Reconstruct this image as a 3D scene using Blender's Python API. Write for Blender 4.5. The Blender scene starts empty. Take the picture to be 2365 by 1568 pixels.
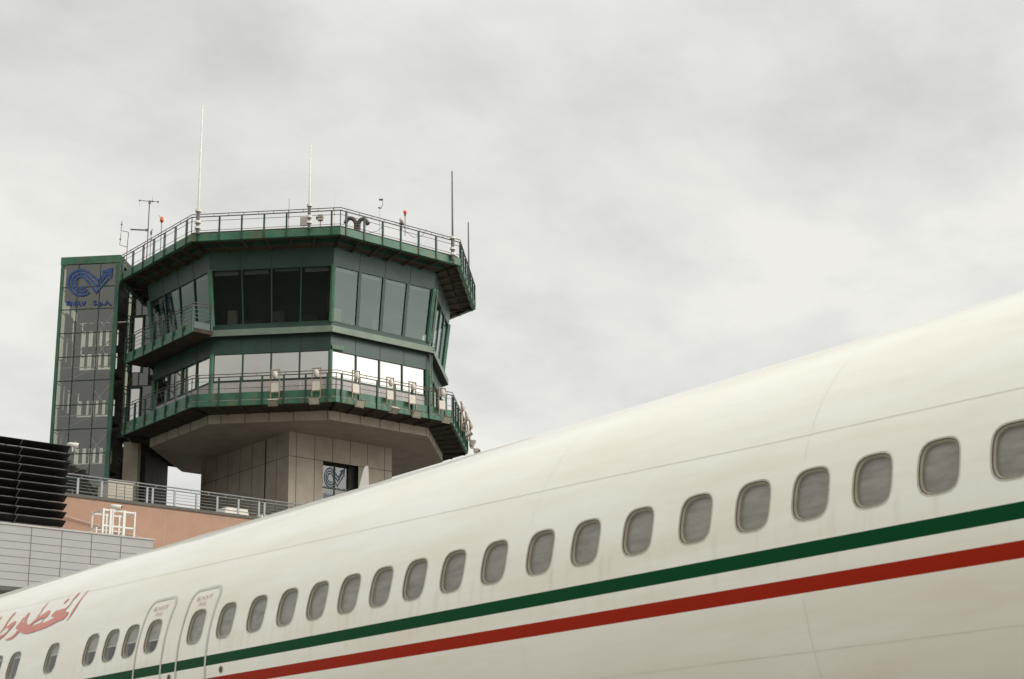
import bpy, bmesh, math, random
from mathutils import Vector, Matrix
R_=math.radians
random.seed(4)
scn=bpy.context.scene
COL=scn.collection
# ------------------------------------------------------------------ camera
CAMZ=1.6; FPX=3765.55; PW,PH=2365.,1568.
YAW,PIT,ROL=R_(40.43572),R_(17.02501),R_(-1.10046)
fw=Vector((math.sin(YAW)*math.cos(PIT),math.cos(YAW)*math.cos(PIT),math.sin(PIT)))
r0=Vector((math.cos(YAW),-math.sin(YAW),0)); u0=r0.cross(fw)
rt=r0*math.cos(ROL)+u0*math.sin(ROL); up=-r0*math.sin(ROL)+u0*math.cos(ROL)
CO=Vector((0,0,CAMZ))
cd=bpy.data.cameras.new('camera'); cam=bpy.data.objects.new('camera',cd); COL.objects.link(cam)
cam.matrix_world=Matrix(((rt.x,up.x,-fw.x,0),(rt.y,up.y,-fw.y,0),(rt.z,up.z,-fw.z,CAMZ),(0,0,0,1)))
cd.sensor_width=36; cd.lens=FPX/PW*36; cd.clip_start=.1; cd.clip_end=5000
cd.dof.use_dof=True; cd.dof.focus_distance=60; cd.dof.aperture_fstop=5.6
scn.camera=cam
# measuring helpers: where a sight line meets a real plane of the site
def ray(x,y): return fw+rt*((x-PW/2)/FPX)-up*((y-PH/2)/FPX)
def on(n,dd,x,y):
    n=Vector(n); d=ray(x,y); return CO+d*((dd-n.dot(CO))/n.dot(d))
Q=math.sqrt(.5)
def onY(x,y,v): return on((0,1,0),v,x,y)
def onX(x,y,v): return on((1,0,0),v,x,y)
def onZ(x,y,v): return on((0,0,1),v,x,y)
def onS(x,y,v): return on((Q,Q,0),v,x,y)
def pyof(P):
    d=Vector(P)-CO; return PH/2-FPX*d.dot(up)/d.dot(fw)
def zat(x,y,py):
    a,b=0,60
    for _ in range(40):
        m=(a+b)/2
        if pyof((x,y,m))>py: a=m
        else: b=m
    return a
# ------------------------------------------------------------------ materials
def new_mat(name):
    m=bpy.data.materials.new(name); m.use_nodes=True
    nt=m.node_tree; b=nt.nodes['Principled BSDF']; return m,nt,b
def mat(name,col,rough=.6,metal=0,var=.12,scale=3.,bump=0,bscale=20,col2=None,stain=None,stretch=(1,1,1),spec=.5,coat=0):
    m,nt,b=new_mat(name); N=nt.nodes; L=nt.links
    tc=N.new('ShaderNodeTexCoord'); mp=N.new('ShaderNodeMapping'); mp.inputs['Scale'].default_value=stretch
    L.new(tc.outputs['Object'],mp.inputs['Vector'])
    no=N.new('ShaderNodeTexNoise'); no.inputs['Scale'].default_value=scale; no.inputs['Detail'].default_value=6; no.inputs['Roughness'].default_value=.6
    L.new(mp.outputs[0],no.inputs['Vector'])
    cr=N.new('ShaderNodeValToRGB'); c=col; c2=col2 or tuple(x*(1-2*var) for x in col)
    cr.color_ramp.elements[0].position=.32; cr.color_ramp.elements[0].color=(*c2,1)
    cr.color_ramp.elements[1].position=.62; cr.color_ramp.elements[1].color=(*c,1)
    L.new(no.outputs['Fac'],cr.inputs['Fac']); out=cr.outputs['Color']
    if stain:
        n2=N.new('ShaderNodeTexNoise'); n2.inputs['Scale'].default_value=stain[1]; n2.inputs['Detail'].default_value=8; n2.inputs['Roughness'].default_value=.7
        mp2=N.new('ShaderNodeMapping'); mp2.inputs['Scale'].default_value=(1,1,.35); mp2.inputs['Location'].default_value=(3.1,1.7,.4)
        L.new(tc.outputs['Object'],mp2.inputs['Vector']); L.new(mp2.outputs[0],n2.inputs['Vector'])
        r2=N.new('ShaderNodeValToRGB'); r2.color_ramp.elements[0].position=stain[2]; r2.color_ramp.elements[0].color=(0,0,0,1)
        r2.color_ramp.elements[1].position=stain[2]+.14; r2.color_ramp.elements[1].color=(stain[3],)*3+(1,)
        L.new(n2.outputs['Fac'],r2.inputs['Fac'])
        mx=N.new('ShaderNodeMix'); mx.data_type='RGBA'; L.new(r2.outputs['Color'],mx.inputs['Factor']); L.new(out,mx.inputs['A']); mx.inputs['B'].default_value=(*stain[0],1)
        out=mx.outputs['Result']
    L.new(out,b.inputs['Base Color']); b.inputs['Roughness'].default_value=rough; b.inputs['Metallic'].default_value=metal
    b.inputs['Specular IOR Level'].default_value=spec; b.inputs['Coat Weight'].default_value=coat; b.inputs['Coat Roughness'].default_value=.08
    if bump:
        n3=N.new('ShaderNodeTexNoise'); n3.inputs['Scale'].default_value=bscale; n3.inputs['Detail'].default_value=4
        L.new(tc.outputs['Object'],n3.inputs['Vector']); bp=N.new('ShaderNodeBump'); bp.inputs['Strength'].default_value=bump; bp.inputs['Distance'].default_value=.02
        L.new(n3.outputs['Fac'],bp.inputs['Height']); L.new(bp.outputs[0],b.inputs['Normal'])
    return m
def glass(name,refl,body,rough=.02,trans=0,tint=(.5,.5,.5),wav=.02,rtint=(1,1,1)):
    m,nt,b=new_mat(name); N=nt.nodes; L=nt.links; N.remove(b); o=N['Material Output']
    gl=N.new('ShaderNodeBsdfGlossy'); gl.inputs['Roughness'].default_value=rough; gl.inputs['Color'].default_value=(*rtint,1)
    tc=N.new('ShaderNodeTexCoord'); no=N.new('ShaderNodeTexNoise'); no.inputs['Scale'].default_value=.9; no.inputs['Detail'].default_value=2
    L.new(tc.outputs['Object'],no.inputs['Vector']); bp=N.new('ShaderNodeBump'); bp.inputs['Strength'].default_value=wav; bp.inputs['Distance'].default_value=.3
    L.new(no.outputs['Fac'],bp.inputs['Height']); L.new(bp.outputs[0],gl.inputs['Normal'])
    base=N.new('ShaderNodeBsdfDiffuse'); base.inputs['Color'].default_value=(*body,1)
    cur=base.outputs[0]
    if trans:
        t=N.new('ShaderNodeBsdfTransparent'); t.inputs['Color'].default_value=(*tint,1)
        m1=N.new('ShaderNodeMixShader'); m1.inputs[0].default_value=trans; L.new(cur,m1.inputs[1]); L.new(t.outputs[0],m1.inputs[2]); cur=m1.outputs[0]
    m2=N.new('ShaderNodeMixShader'); lw=N.new('ShaderNodeLayerWeight'); lw.inputs['Blend'].default_value=.5; pw=N.new('ShaderNodeMath'); pw.operation='POWER'; pw.inputs[1].default_value=4.5; L.new(lw.outputs['Facing'],pw.inputs[0])
    ma=N.new('ShaderNodeMath'); ma.operation='MULTIPLY_ADD'; ma.inputs[1].default_value=1-refl; ma.inputs[2].default_value=refl; ma.use_clamp=True
    L.new(pw.outputs[0],ma.inputs[0]); L.new(ma.outputs[0],m2.inputs[0])
    L.new(cur,m2.inputs[1]); L.new(gl.outputs[0],m2.inputs[2]); L.new(m2.outputs[0],o.inputs['Surface']); return m
M={}
M['green']=mat('green_paint',(.042,.150,.088),.45,var=.22,scale=1.2,stain=((.13,.12,.05),1.6,.52,.7),bump=.1)
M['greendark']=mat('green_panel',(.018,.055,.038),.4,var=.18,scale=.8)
M['greenrail']=mat('green_post',(.016,.060,.036),.5,var=.2,scale=4)
M['belt']=mat('grey_green_ledge',(.16,.21,.16),.5,var=.12,scale=1.2,stain=((.10,.10,.07),2.,.55,.5))
M['rail']=mat('weathered_rail',(.09,.065,.045),.6,var=.25,scale=6)
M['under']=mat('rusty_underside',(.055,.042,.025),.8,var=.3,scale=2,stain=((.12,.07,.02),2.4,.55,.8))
M['conc']=mat('concrete_panel',(.40,.345,.28),.75,var=.1,scale=1.1,bump=.15,bscale=12,stain=((.29,.25,.195),1.1,.53,.5))
M['joint_or_fill']=mat('dark_joint_or_fill',(.03,.027,.023),.8)
M['lowpanel']=mat('light_grey_panel',(.42,.395,.375),.6,var=.07,scale=1.5)
M['gup']=glass('cab_glass',.135,(.010,.013,.012),trans=.75,tint=(.55,.6,.56),wav=.003,rtint=(.66,.80,.74))
M['glow']=glass('lower_glass',.52,(.02,.022,.02),wav=.006,rtint=(1,.985,.92))
M['glift']=glass('lift_glass',.12,(.16,.155,.115),trans=.80,tint=(.74,.76,.66),wav=.01)
M['blue']=mat('blue_film',(.03,.075,.24),.6,var=.2,scale=12)
M['bluefaint']=mat('faded_blue_film',(.055,.085,.15),.6,var=.2,scale=12)
M['white']=mat('white_paint',(.68,.66,.62),.45,var=.05)
M['steel']=mat('white_steel_lattice',(.50,.50,.46),.5,var=.1)
M['darkstruct']=mat('dark_steelwork',(.07,.062,.05),.7,var=.3,scale=2)
M['whip']=mat('antenna_white',(.74,.71,.64),.5,var=.1,scale=6)
M['whipdark']=mat('antenna_grey',(.14,.13,.12),.5,var=.2,scale=6)
M['thin']=mat('antenna_brown',(.12,.085,.07),.5)
M['red']=mat('red_lens',(.75,.05,.015),.3,var=.05)
M['orange']=mat('amber_lens',(.70,.13,.03),.3,var=.05)
M['flood']=mat('floodlight_body',(.34,.27,.20),.6,var=.2,scale=6,stain=((.16,.06,.02),5.,.5,.8))
M['floodw']=mat('floodlight_white',(.60,.55,.48),.5,var=.1,scale=5,stain=((.26,.12,.06),6,.56,.6))
M['pink']=mat('salmon_render',(.385,.235,.165),.85,var=.07,scale=1.3,bump=.2,bscale=40,stain=((.42,.24,.165),.8,.52,.5))
M['pinkj']=mat('salmon_joint',(.50,.35,.28),.8)
M['coping']=mat('grey_coping',(.085,.078,.066),.6)
M['trail']=mat('galvanised_rail',(.25,.26,.26),.4,metal=.3,var=.1)
M['grey']=mat('grey_cladding',(.34,.33,.325),.6,var=.04,scale=.9)
M['greyj']=mat('cladding_joint',(.13,.115,.10),.7)
M['black']=mat('black_louvre',(.008,.0075,.007),.5,var=.2,spec=.25)
M['lip']=mat('louvre_lip',(.17,.16,.15),.4,metal=.0,var=.3,scale=9,stretch=(.4,1,1),spec=.3)
M['beige']=mat('beige_box',(.42,.39,.31),.6,var=.06)
M['asphalt']=mat('apron_concrete',(.40,.385,.345),.9,var=.15,scale=.3)
M['hill']=mat('reflection_hill_woods',(.022,.028,.016),1,var=.3,scale=.02)
M['hose']=mat('ribbed_hose',(.13,.11,.09),.6)
M['cable']=mat('black_cable',(.03,.03,.03),.6)
M['sealdark']=mat('window_seal',(.095,.065,.03),.6)
M['frame']=mat('window_frame_paint',(.33,.295,.22),.45,var=.1,scale=9,stain=((.20,.14,.08),14,.56,.5))
M['frame2']=mat('exit_outline_paint',(.60,.60,.56),.4,var=.06)
M['cabindark']=mat('dark_cabin_backing',(.03,.028,.024),.7)
M['shade']=mat('window_shade',(.41,.37,.325),.5,var=.2,scale=3.2,stretch=(1,1.2,4.5))
M['textred']=mat('faded_red_lettering',(.66,.21,.165),.35,var=.08,scale=3)
M['textfaint']=mat('pale_red_lettering',(.66,.50,.45),.5)
M['pane']=glass('acrylic_pane',.04,(.2,.2,.2),rough=.06,trans=.97,tint=(.86,.86,.85),wav=.10)
# aircraft paints: gloss with a slightly wavy skin
def skin(name,col,dirt=True):
    m,nt,b=new_mat(name); N=nt.nodes; L=nt.links
    tc=N.new('ShaderNodeTexCoord'); mp=N.new('ShaderNodeMapping'); mp.inputs['Scale'].default_value=(1,.45,1.6)
    L.new(tc.outputs['Object'],mp.inputs[0])
    no=N.new('ShaderNodeTexNoise'); no.inputs['Scale'].default_value=1.1; no.inputs['Detail'].default_value=3; L.new(mp.outputs[0],no.inputs['Vector'])
    bp=N.new('ShaderNodeBump'); bp.inputs['Strength'].default_value=.35; bp.inputs['Distance'].default_value=.012; L.new(no.outputs['Fac'],bp.inputs['Height'])
    L.new(bp.outputs[0],b.inputs['Normal']); L.new(bp.outputs[0],b.inputs['Coat Normal'])
    out=None
    if dirt:
        n2=N.new('ShaderNodeTexNoise'); n2.inputs['Scale'].default_value=1.5; n2.inputs['Detail'].default_value=7; n2.inputs['Roughness'].default_value=.65
        mp2=N.new('ShaderNodeMapping'); mp2.inputs['Scale'].default_value=(1,.35,2.6); L.new(tc.outputs['Object'],mp2.inputs[0]); L.new(mp2.outputs[0],n2.inputs['Vector'])
        r=N.new('ShaderNodeValToRGB'); r.color_ramp.elements[0].position=.36; r.color_ramp.elements[0].color=(*col,1)
        r.color_ramp.elements[1].position=.75; r.color_ramp.elements[1].color=(col[0]*.90,col[1]*.86,col[2]*.78,1)
        L.new(n2.outputs['Fac'],r.inputs['Fac'])
        n4=N.new('ShaderNodeTexNoise'); n4.inputs['Scale'].default_value=1; n4.inputs['Detail'].default_value=3; mp4=N.new('ShaderNodeMapping'); mp4.inputs['Scale'].default_value=(1.2,11,1.2); L.new(tc.outputs['Object'],mp4.inputs[0]); L.new(mp4.outputs[0],n4.inputs['Vector'])
        r4=N.new('ShaderNodeValToRGB'); r4.color_ramp.elements[0].position=.52; r4.color_ramp.elements[0].color=(0,0,0,1); r4.color_ramp.elements[1].position=.72; r4.color_ramp.elements[1].color=(1,1,1,1); L.new(n4.outputs['Fac'],r4.inputs['Fac'])
        sp=N.new('ShaderNodeSeparateXYZ'); L.new(tc.outputs['Object'],sp.inputs[0]); rz=N.new('ShaderNodeValToRGB'); q=rz.color_ramp.elements; q[0].position=0; q[0].color=(0,0,0,1); q[1].position=1; q[1].color=(0,0,0,1)
        for ps,vl in ((.40,0),(.55,.6),(.80,1),(.90,.25)): x_=q.new(ps); x_.color=(vl,vl,vl,1)
        mr=N.new('ShaderNodeMapRange'); mr.inputs['From Min'].default_value=2.7; mr.inputs['From Max'].default_value=3.65; L.new(sp.outputs['Z'],mr.inputs['Value']); L.new(mr.outputs[0],rz.inputs['Fac'])
        mm=N.new('ShaderNodeMath'); mm.operation='MULTIPLY'; L.new(r4.outputs[0],mm.inputs[0]); L.new(rz.outputs[0],mm.inputs[1]); m5=N.new('ShaderNodeMath'); m5.operation='MULTIPLY'; m5.inputs[1].default_value=.30; L.new(mm.outputs[0],m5.inputs[0])
        mxd=N.new('ShaderNodeMix'); mxd.data_type='RGBA'; L.new(m5.outputs[0],mxd.inputs['Factor']); L.new(r.outputs[0],mxd.inputs['A']); mxd.inputs['B'].default_value=(.55,.43,.28,1); L.new(mxd.outputs['Result'],b.inputs['Base Color'])
    else: b.inputs['Base Color'].default_value=(*col,1)
    b.inputs['Roughness'].default_value=.34; b.inputs['Specular IOR Level'].default_value=.35 if dirt else .05; b.inputs['Coat Weight'].default_value=.6 if dirt else 0; b.inputs['Coat Roughness'].default_value=.05
    return m
M['skin']=skin('white_aircraft_paint',(.87,.855,.79))
M['sgreen']=skin('green_aircraft_paint',(.002,.060,.019),False)
M['sred']=skin('red_aircraft_paint',(.34,.021,.007),False)
M['seam']=mat('skin_seam',(.74,.70,.60),.6)
M['seam2']=mat('faint_skin_joint',(.80,.78,.71),.4)
M['low_bounce_roofing']=mat('low_bounce_dark_roofing',(.06,.055,.05),.9)
# ------------------------------------------------------------------ mesh builder
class MB:
    def __init__(s): s.v=[];s.f=[];s.m=[];s.ml=[]
    def mi(s,m):
        if m not in s.ml: s.ml.append(m)
        return s.ml.index(m)
    def add(s,vs,fs,m):
        o=len(s.v); s.v+=[Vector(v) for v in vs]; k=s.mi(m)
        for f in fs: s.f.append([i+o for i in f]); s.m.append(k)
    def quad(s,a,b,c,d,m): s.add([a,b,c,d],[(0,1,2,3)],m)
    def box(s,o,x,y,z,m):
        o,x,y,z=map(Vector,(o,x,y,z)); v=[o,o+x,o+x+y,o+y]; v+=[p+z for p in v]
        f=[(0,3,2,1),(4,5,6,7),(0,1,5,4),(1,2,6,5),(2,3,7,6),(3,0,4,7)]
        if x.cross(y).dot(z)<0: f=[t[::-1] for t in f]
        s.add(v,f,m)
    def cbox(s,c,x,y,z,m):
        c,x,y,z=map(Vector,(c,x,y,z)); s.box(c-x/2-y/2-z/2,x,y,z,m)
    def bar(s,a,b,w,m,h=None,upv=(0,0,1)):
        a,b=Vector(a),Vector(b); d=(b-a).normalized(); uv=Vector(upv)
        if abs(d.dot(uv))>.95: uv=Vector((1,0,0))
        x=d.cross(uv).normalized(); y=x.cross(d).normalized(); h=h or w
        s.box(a-x*w/2-y*h/2,b-a,x*w,y*h,m)
    def tube(s,pts,r,m,n=7,caps=True):
        pts=[Vector(p) for p in pts]; rs=r if isinstance(r,(list,tuple)) else [r]*len(pts)
        ref=Vector((.3,.2,.93)); base=len(s.v); k=s.mi(m)
        for i,p in enumerate(pts):
            d=(pts[min(i+1,len(pts)-1)]-pts[max(i-1,0)]).normalized()
            x=d.cross(ref)
            if x.length<.05: x=d.cross(Vector((1,0,0)))
            x.normalize(); y=d.cross(x)
            for j in range(n):
                a=2*math.pi*j/n; s.v.append(p+(x*math.cos(a)+y*math.sin(a))*rs[i])
        for i in range(len(pts)-1):
            for j in range(n):
                a=base+i*n+j;b=base+i*n+(j+1)%n
                s.f.append([a,b,b+n,a+n]);s.m.append(k)
        if caps:
            s.f.append([base+j for j in range(n)][::-1]);s.m.append(k)
            s.f.append([base+(len(pts)-1)*n+j for j in range(n)]);s.m.append(k)
    def build(s,name,parent=None,org=None,smooth=False):
        me=bpy.data.meshes.new(name)
        if parent is not None: org=ORG[parent.name]
        org=Vector(org) if org is not None else Vector((0,0,0))
        me.from_pydata([tuple(v-org) for v in s.v],[],s.f)
        for m in s.ml: me.materials.append(M[m] if isinstance(m,str) else m)
        for p,k in zip(me.polygons,s.m): p.material_index=k; p.use_smooth=smooth
        me.update()
        o=bpy.data.objects.new(name,me); COL.objects.link(o)
        if parent is not None: o.parent=parent; ORG[o.name]=org
        else: o.location=org; ORG[o.name]=org
        return o
ORG={}
def thing(name,loc,label,cat,group=None):
    o=bpy.data.objects.new(name,None); COL.objects.link(o); o.location=loc; ORG[o.name]=Vector(loc)
    o.empty_display_size=.3; o['label']=label; o['category']=cat
    if group: o['group']=group
    return o
def tag(o,label,cat,group=None):
    o['label']=label; o['category']=cat
    if group: o['group']=group
    return o
# ------------------------------------------------------------------ ground, hills
b=MB(); b.quad((-2500,-2500,0),(2500,-2500,0),(2500,2500,0),(-2500,2500,0),'asphalt')
g=b.build('ground'); g['kind']='structure'
b=MB(); n=60  # unseen ridge added behind the camera so front cab panes reflect dark
for i in range(n):
    h=[]
    for k in (i,i+1):
        a=R_(186+ (100)*k/n); hh=(160+20*math.sin(k*.35)+9*math.sin(k*1.1+1))*min(1,(k+1)/5,(n-k+1)/6)
        h.append((a,hh))
    (a,ha),(c,hc)=h
    P=lambda a,r,z:(math.sin(a)*r,math.cos(a)*r,z)
    b.quad(P(a,480,0),P(c,480,0),P(c,620,hc),P(a,620,ha),'hill'); b.quad(P(a,620,ha),P(c,620,hc),P(c,850,0),P(a,850,0),'hill')
g=b.build('reflection_hills'); g['kind']='structure'
# ------------------------------------------------------------------ control tower
CX,CY=46.0144,71.468
HD={'B':202.5,'A':247.5,'Z':292.5,'Y':337.5,'X':22.5,'W':67.5,'D':112.5,'C':157.5}
ORD=['B','A','Z','Y','X','W','D','C']     # clockwise seen from above
def cor(k,R,z=0):
    a=R_(HD[k]); return Vector((CX+R*math.sin(a),CY+R*math.cos(a),z))
def up3_(p,z): return Vector((p.x,p.y,z))
T=thing('control_tower',(CX,CY,0),'octagonal airport control tower with green decks and leaning dark windows on a concrete shaft','control tower')
def ring(b,R1,z1,R2,z2,m,keys=ORD,close=True):
    kk=list(keys); n=len(kk)
    for i in range(n if close else n-1):
        k,l=kk[i],kk[(i+1)%n]
        b.quad(cor(l,R1,z1),cor(k,R1,z1),cor(k,R2,z2),cor(l,R2,z2),m)
def disc(b,R,z,m): b.add([cor(k,R,z) for k in ORD],[tuple(range(8))],m)
# shaft
SX0,SX1,SY0,SY1=42.76,49.06,67.42,76.1
b=MB()
WX0,WX1,WZ0,WZ1=44.78,46.95,17.3,20.0
for (x0,x1,z0,z1) in ((SX0,WX0,0,21.24),(WX1,SX1,0,21.24),(WX0,WX1,WZ1,21.24),(WX0,WX1,0,WZ0)):
    b.quad((x0,SY0,z0),(x1,SY0,z0),(x1,SY0,z1),(x0,SY0,z1),'conc')
rv=.42
b.quad((WX0,SY0,WZ1),(WX1,SY0,WZ1),(WX1,SY0+rv,WZ1),(WX0,SY0+rv,WZ1),'joint_or_fill')
b.quad((WX0,SY0,WZ0),(WX0,SY0+rv,WZ0),(WX1,SY0+rv,WZ0),(WX1,SY0,WZ0),'conc')
b.quad((WX0,SY0,WZ0),(WX0,SY0,WZ1),(WX0,SY0+rv,WZ1),(WX0,SY0+rv,WZ0),'greendark')
b.quad((WX1,SY0,WZ0),(WX1,SY0+rv,WZ0),(WX1,SY0+rv,WZ1),(WX1,SY0,WZ1),'greendark')
b.quad((SX0,SY1,0),(SX0,SY0,0),(SX0,SY0,21.24),(SX0,SY1,21.24),'conc')
b.quad((SX1,SY0,0),(SX1,SY1,0),(SX1,SY1,21.24),(SX1,SY0,21.24),'conc')
b.quad((SX1,SY1,0),(SX0,SY1,0),(SX0,SY1,21.24),(SX1,SY1,21.24),'conc')
for zz in (20.0,17.4,14.8,12.2):   # cladding joints
    for (x0,x1) in (((SX0,SX1),) if zz>WZ1-.05 or zz<WZ0 else ((SX0,WX0),(WX1,SX1))): b.box((x0,SY0-.004,zz-.012),(x1-x0,0,0),(0,.01,0),(0,0,.024),'joint_or_fill')
    b.box((SX0-.004,SY0,zz-.012),(0,SY1-SY0,0),(.01,0,0),(0,0,.024),'joint_or_fill')
x=SX0+.43
while x<SX1-.1:
    for (z0,z1) in (((0,WZ0),(WZ1,21.24)) if WX0-.02<x<WX1+.02 else ((0,21.24),)):
        b.box((x-.012,SY0-.005,z0),(.024,0,0),(0,.01,0),(0,0,z1-z0),'joint_or_fill')
    x+=1.08
for y in (68.55,70.9,72.1,73.3,74.5,75.7): b.box((SX0-.005,y-.012,0),(0,.024,0),(.01,0,0),(0,0,21.24),'joint_or_fill')
b.box((SX0-.006,69.55,0),(0,.12,0),(.012,0,0),(0,0,21.24),'joint_or_fill')
b.build('shaft',T)
# shaft window with the same emblem as the lift tower
b=MB(); b.quad((WX0,SY0+rv-.02,WZ0),(WX1,SY0+rv-.02,WZ0),(WX1,SY0+rv-.02,WZ1),(WX0,SY0+rv-.02,WZ1),M['glift'])
b.quad((WX0,SY0+rv+.3,WZ0),(WX1,SY0+rv+.3,WZ0),(WX1,SY0+rv+.3,WZ1),(WX0,SY0+rv+.3,WZ1),'coping')
shw=b.build('window',T)
b=MB()
for xx in (WX0,45.72,WX1-.42): b.box((xx,SY0+rv-.08,WZ0),(.05,0,0),(0,.05,0),(0,0,WZ1-WZ0),'greendark')
b.box((WX1-.42,SY0+rv-.1,WZ0),(.42,0,0),(0,.06,0),(0,0,WZ1-WZ0),'joint_or_fill')
b.box((WX0,SY0+rv-.08,18.72),(WX1-WX0,0,0),(0,.05,0),(0,0,.07),'greendark')
b.build('frame',shw)
# ---- emblem + wording
def ribbon(b,pts,w,to3,m):
    """flat stroke along 2-D polyline"""
    P=[Vector((p[0],p[1])) for p in pts]; L=[];Rr=[]
    for i,p in enumerate(P):
        d1=(P[i]-P[i-1]).normalized() if i else None; d2=(P[i+1]-P[i]).normalized() if i<len(P)-1 else None
        d1=d1 or d2; d2=d2 or d1
        n1=Vector((-d1.y,d1.x)); n2=Vector((-d2.y,d2.x)); n=(n1+n2)
        if n.length<.1: n=n1
        n.normalize(); k=1/max(.45,n.dot(n1)); L.append(p+n*w/2*k); Rr.append(p-n*w/2*k)
    for i in range(len(P)-1):
        b.quad(to3(*L[i]),to3(*L[i+1]),to3(*Rr[i+1]),to3(*Rr[i]),m)
def emblem(b,to3,m):
    cx,cy=655,720
    for r,vx,vy,ex,ey,a0 in ((325,1085,665,1290,480,-42),(235,1060,800,1330,500,-38),(150,1040,970,1370,600,-30)):
        pts=[]
        for i in range(25):
            a=R_(-a0*-1+0); 
            ang=R_(-( -a0) ) if False else R_(a0-(a0+314)*0)
            break
        # arc: from lower right (clockwise on the sheet through left and top) to upper right
        st=48; en=318
        for i in range(25):
            a=R_(st+(en-st)*i/24); pts.append((cx+r*math.cos(a),cy+r*math.sin(a)))
        pts+= [(vx,vy),(ex,ey)]
        ribbon(b,pts,52,to3,m)
    b.add([to3(1470,325),to3(1190,430),to3(1200,470),to3(1345,470)],[(0,1,2,3)],m)
    b.add([to3(1470,325),to3(1345,470),to3(1400,620),to3(1440,620)],[(0,1,2,3)],m)
def wording(b,txt,to3,x0,x1,ybase,hgt,m,off=.03):
    cu=bpy.data.curves.new('t','FONT'); cu.body=txt; cu.size=1; cu.offset=off; cu.resolution_u=3
    ob=bpy.data.objects.new('t',cu); COL.objects.link(ob); bpy.context.view_layer.update()
    me=ob.evaluated_get(bpy.context.evaluated_depsgraph_get()).to_mesh()
    vs=[v.co.copy() for v in me.vertices]; fs=[tuple(p.vertices) for p in me.polygons]
    mx=max(v.x for v in vs); mn=min(v.x for v in vs); my=max(v.y for v in vs)
    b.add([to3(x0+(x1-x0)*(v.x-mn)/(mx-mn),ybase-hgt*v.y/my) for v in vs],fs,m)
    bpy.data.objects.remove(ob)
b=MB()
# emblem drawn inside the two left lights
ex0,ez1,sc=WX0+.33,WZ1-.12,1.38/1250
def shto(px,py): return (ex0+(px-300)*sc,SY0+rv-.03,ez1-(py-330)*sc*1.38)
emblem(b,shto,'bluefaint'); b.build('emblem',shw); b=MB(); wording(b,'ENAV S.p.A.',shto,300,1480,1420,150,'bluefaint',.02)
b.build('lettering',shw)
# concrete head of shaft: band + soffit
b=MB(); disc(b,7.82,21.24,'conc'); b.f[-1]=b.f[-1][::1]
ring(b,7.82,21.24,7.82,21.69,'conc')
for k,l in zip(ORD,ORD[1:]+ORD[:1]):
    for i in range(5):
        p=cor(k,7.825).lerp(cor(l,7.825),(i+.5)/5) if i else cor(k,7.825).lerp(cor(l,7.825),.02)
        d=(cor(l,1)-cor(k,1)).normalized(); nrm=((cor(l,1)+cor(k,1))/2-Vector((CX,CY,0))).normalized()
        b.cbox(p+Vector((0,0,21.465)),d*.024,nrm*.01,(0,0,.45),'joint_or_fill')
b.build('concrete_band',T)
# lower deck
b=MB(); 
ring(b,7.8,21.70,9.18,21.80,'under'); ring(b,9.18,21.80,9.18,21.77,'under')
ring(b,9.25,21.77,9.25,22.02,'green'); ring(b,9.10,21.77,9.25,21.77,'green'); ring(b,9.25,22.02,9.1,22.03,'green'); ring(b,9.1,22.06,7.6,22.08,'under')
FACES=list(zip(ORD,ORD[1:]+ORD[:1]))
def ribs(b,R1,R2,z1,z2,cnt,m,w=.07,h=.12):
    for k,l in FACES:
        for i in range(cnt+1):
            t=(i+.0)/cnt
            b.bar(cor(k,R1,z1).lerp(cor(l,R1,z1),t),cor(k,R2,z2).lerp(cor(l,R2,z2),t),w,m,h)
ribs(b,7.9,9.1,21.69,21.74,6,'under')
b.build('lower_deck',T)
def kick(R,z0,z1,name,keys,m='green'):
    b=MB(); ring(b,R,z0,R,z1,m,keys,len(keys)==8); ring(b,R-.03,z1,R-.03,z0,m,keys,len(keys)==8); ring(b,R,z1,R-.03,z1,m,keys,len(keys)==8)
    return b.build(name,T)
kick(9.22,22.06,22.42,'lower_kick_plate',ORD)
FR7=(.045,.19,.34,.49,.64,.79,.94)
def railing(name,R,zs,zp0,zp1,keys,frs=FR7,pw=.075,rail='rail',mesh=None,closed=False):
    b=MB(); segs=[(keys[i],keys[i+1]) for i in range(len(keys)-1)]
    if closed: segs.append((keys[-1],keys[0]))
    for k,l in segs:
        for (z,w) in zs: b.tube([cor(k,R,z),cor(l,R,z)],w,rail,6)
        d=(cor(l,1)-cor(k,1)).normalized()
        for i in range(10): b.bar(cor(k,R,zs[1][0]).lerp(cor(l,R,zs[1][0]),(i+.5)/10),cor(k,R,zs[0][0]).lerp(cor(l,R,zs[0][0]),(i+.5)/10),.018,rail)
    for k in keys: b.bar(cor(k,R-.04,zp0+.1),cor(k,R-.04,zp1),.035,rail)
    rl=b.build(name,T)
    for k,l in segs:
        d=(cor(l,1)-cor(k,1)).normalized(); nr=((cor(l,1)+cor(k,1))/2-Vector((CX,CY,0))).normalized()
        for f in frs:
            b=MB(); p=cor(k,R).lerp(cor(l,R),f)
            b.cbox(p+Vector((0,0,(zp0+zp1)/2)),d*pw,nr*.1,(0,0,zp1-zp0),'greenrail'); b.build('post',rl)
    return rl
railing('lower_deck_railing',9.27,((23.34,.020),(23.20,.025),(23.0,.012),(22.62,.012)),21.80,23.18,['Z','A','B','C','D','W'])
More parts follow.
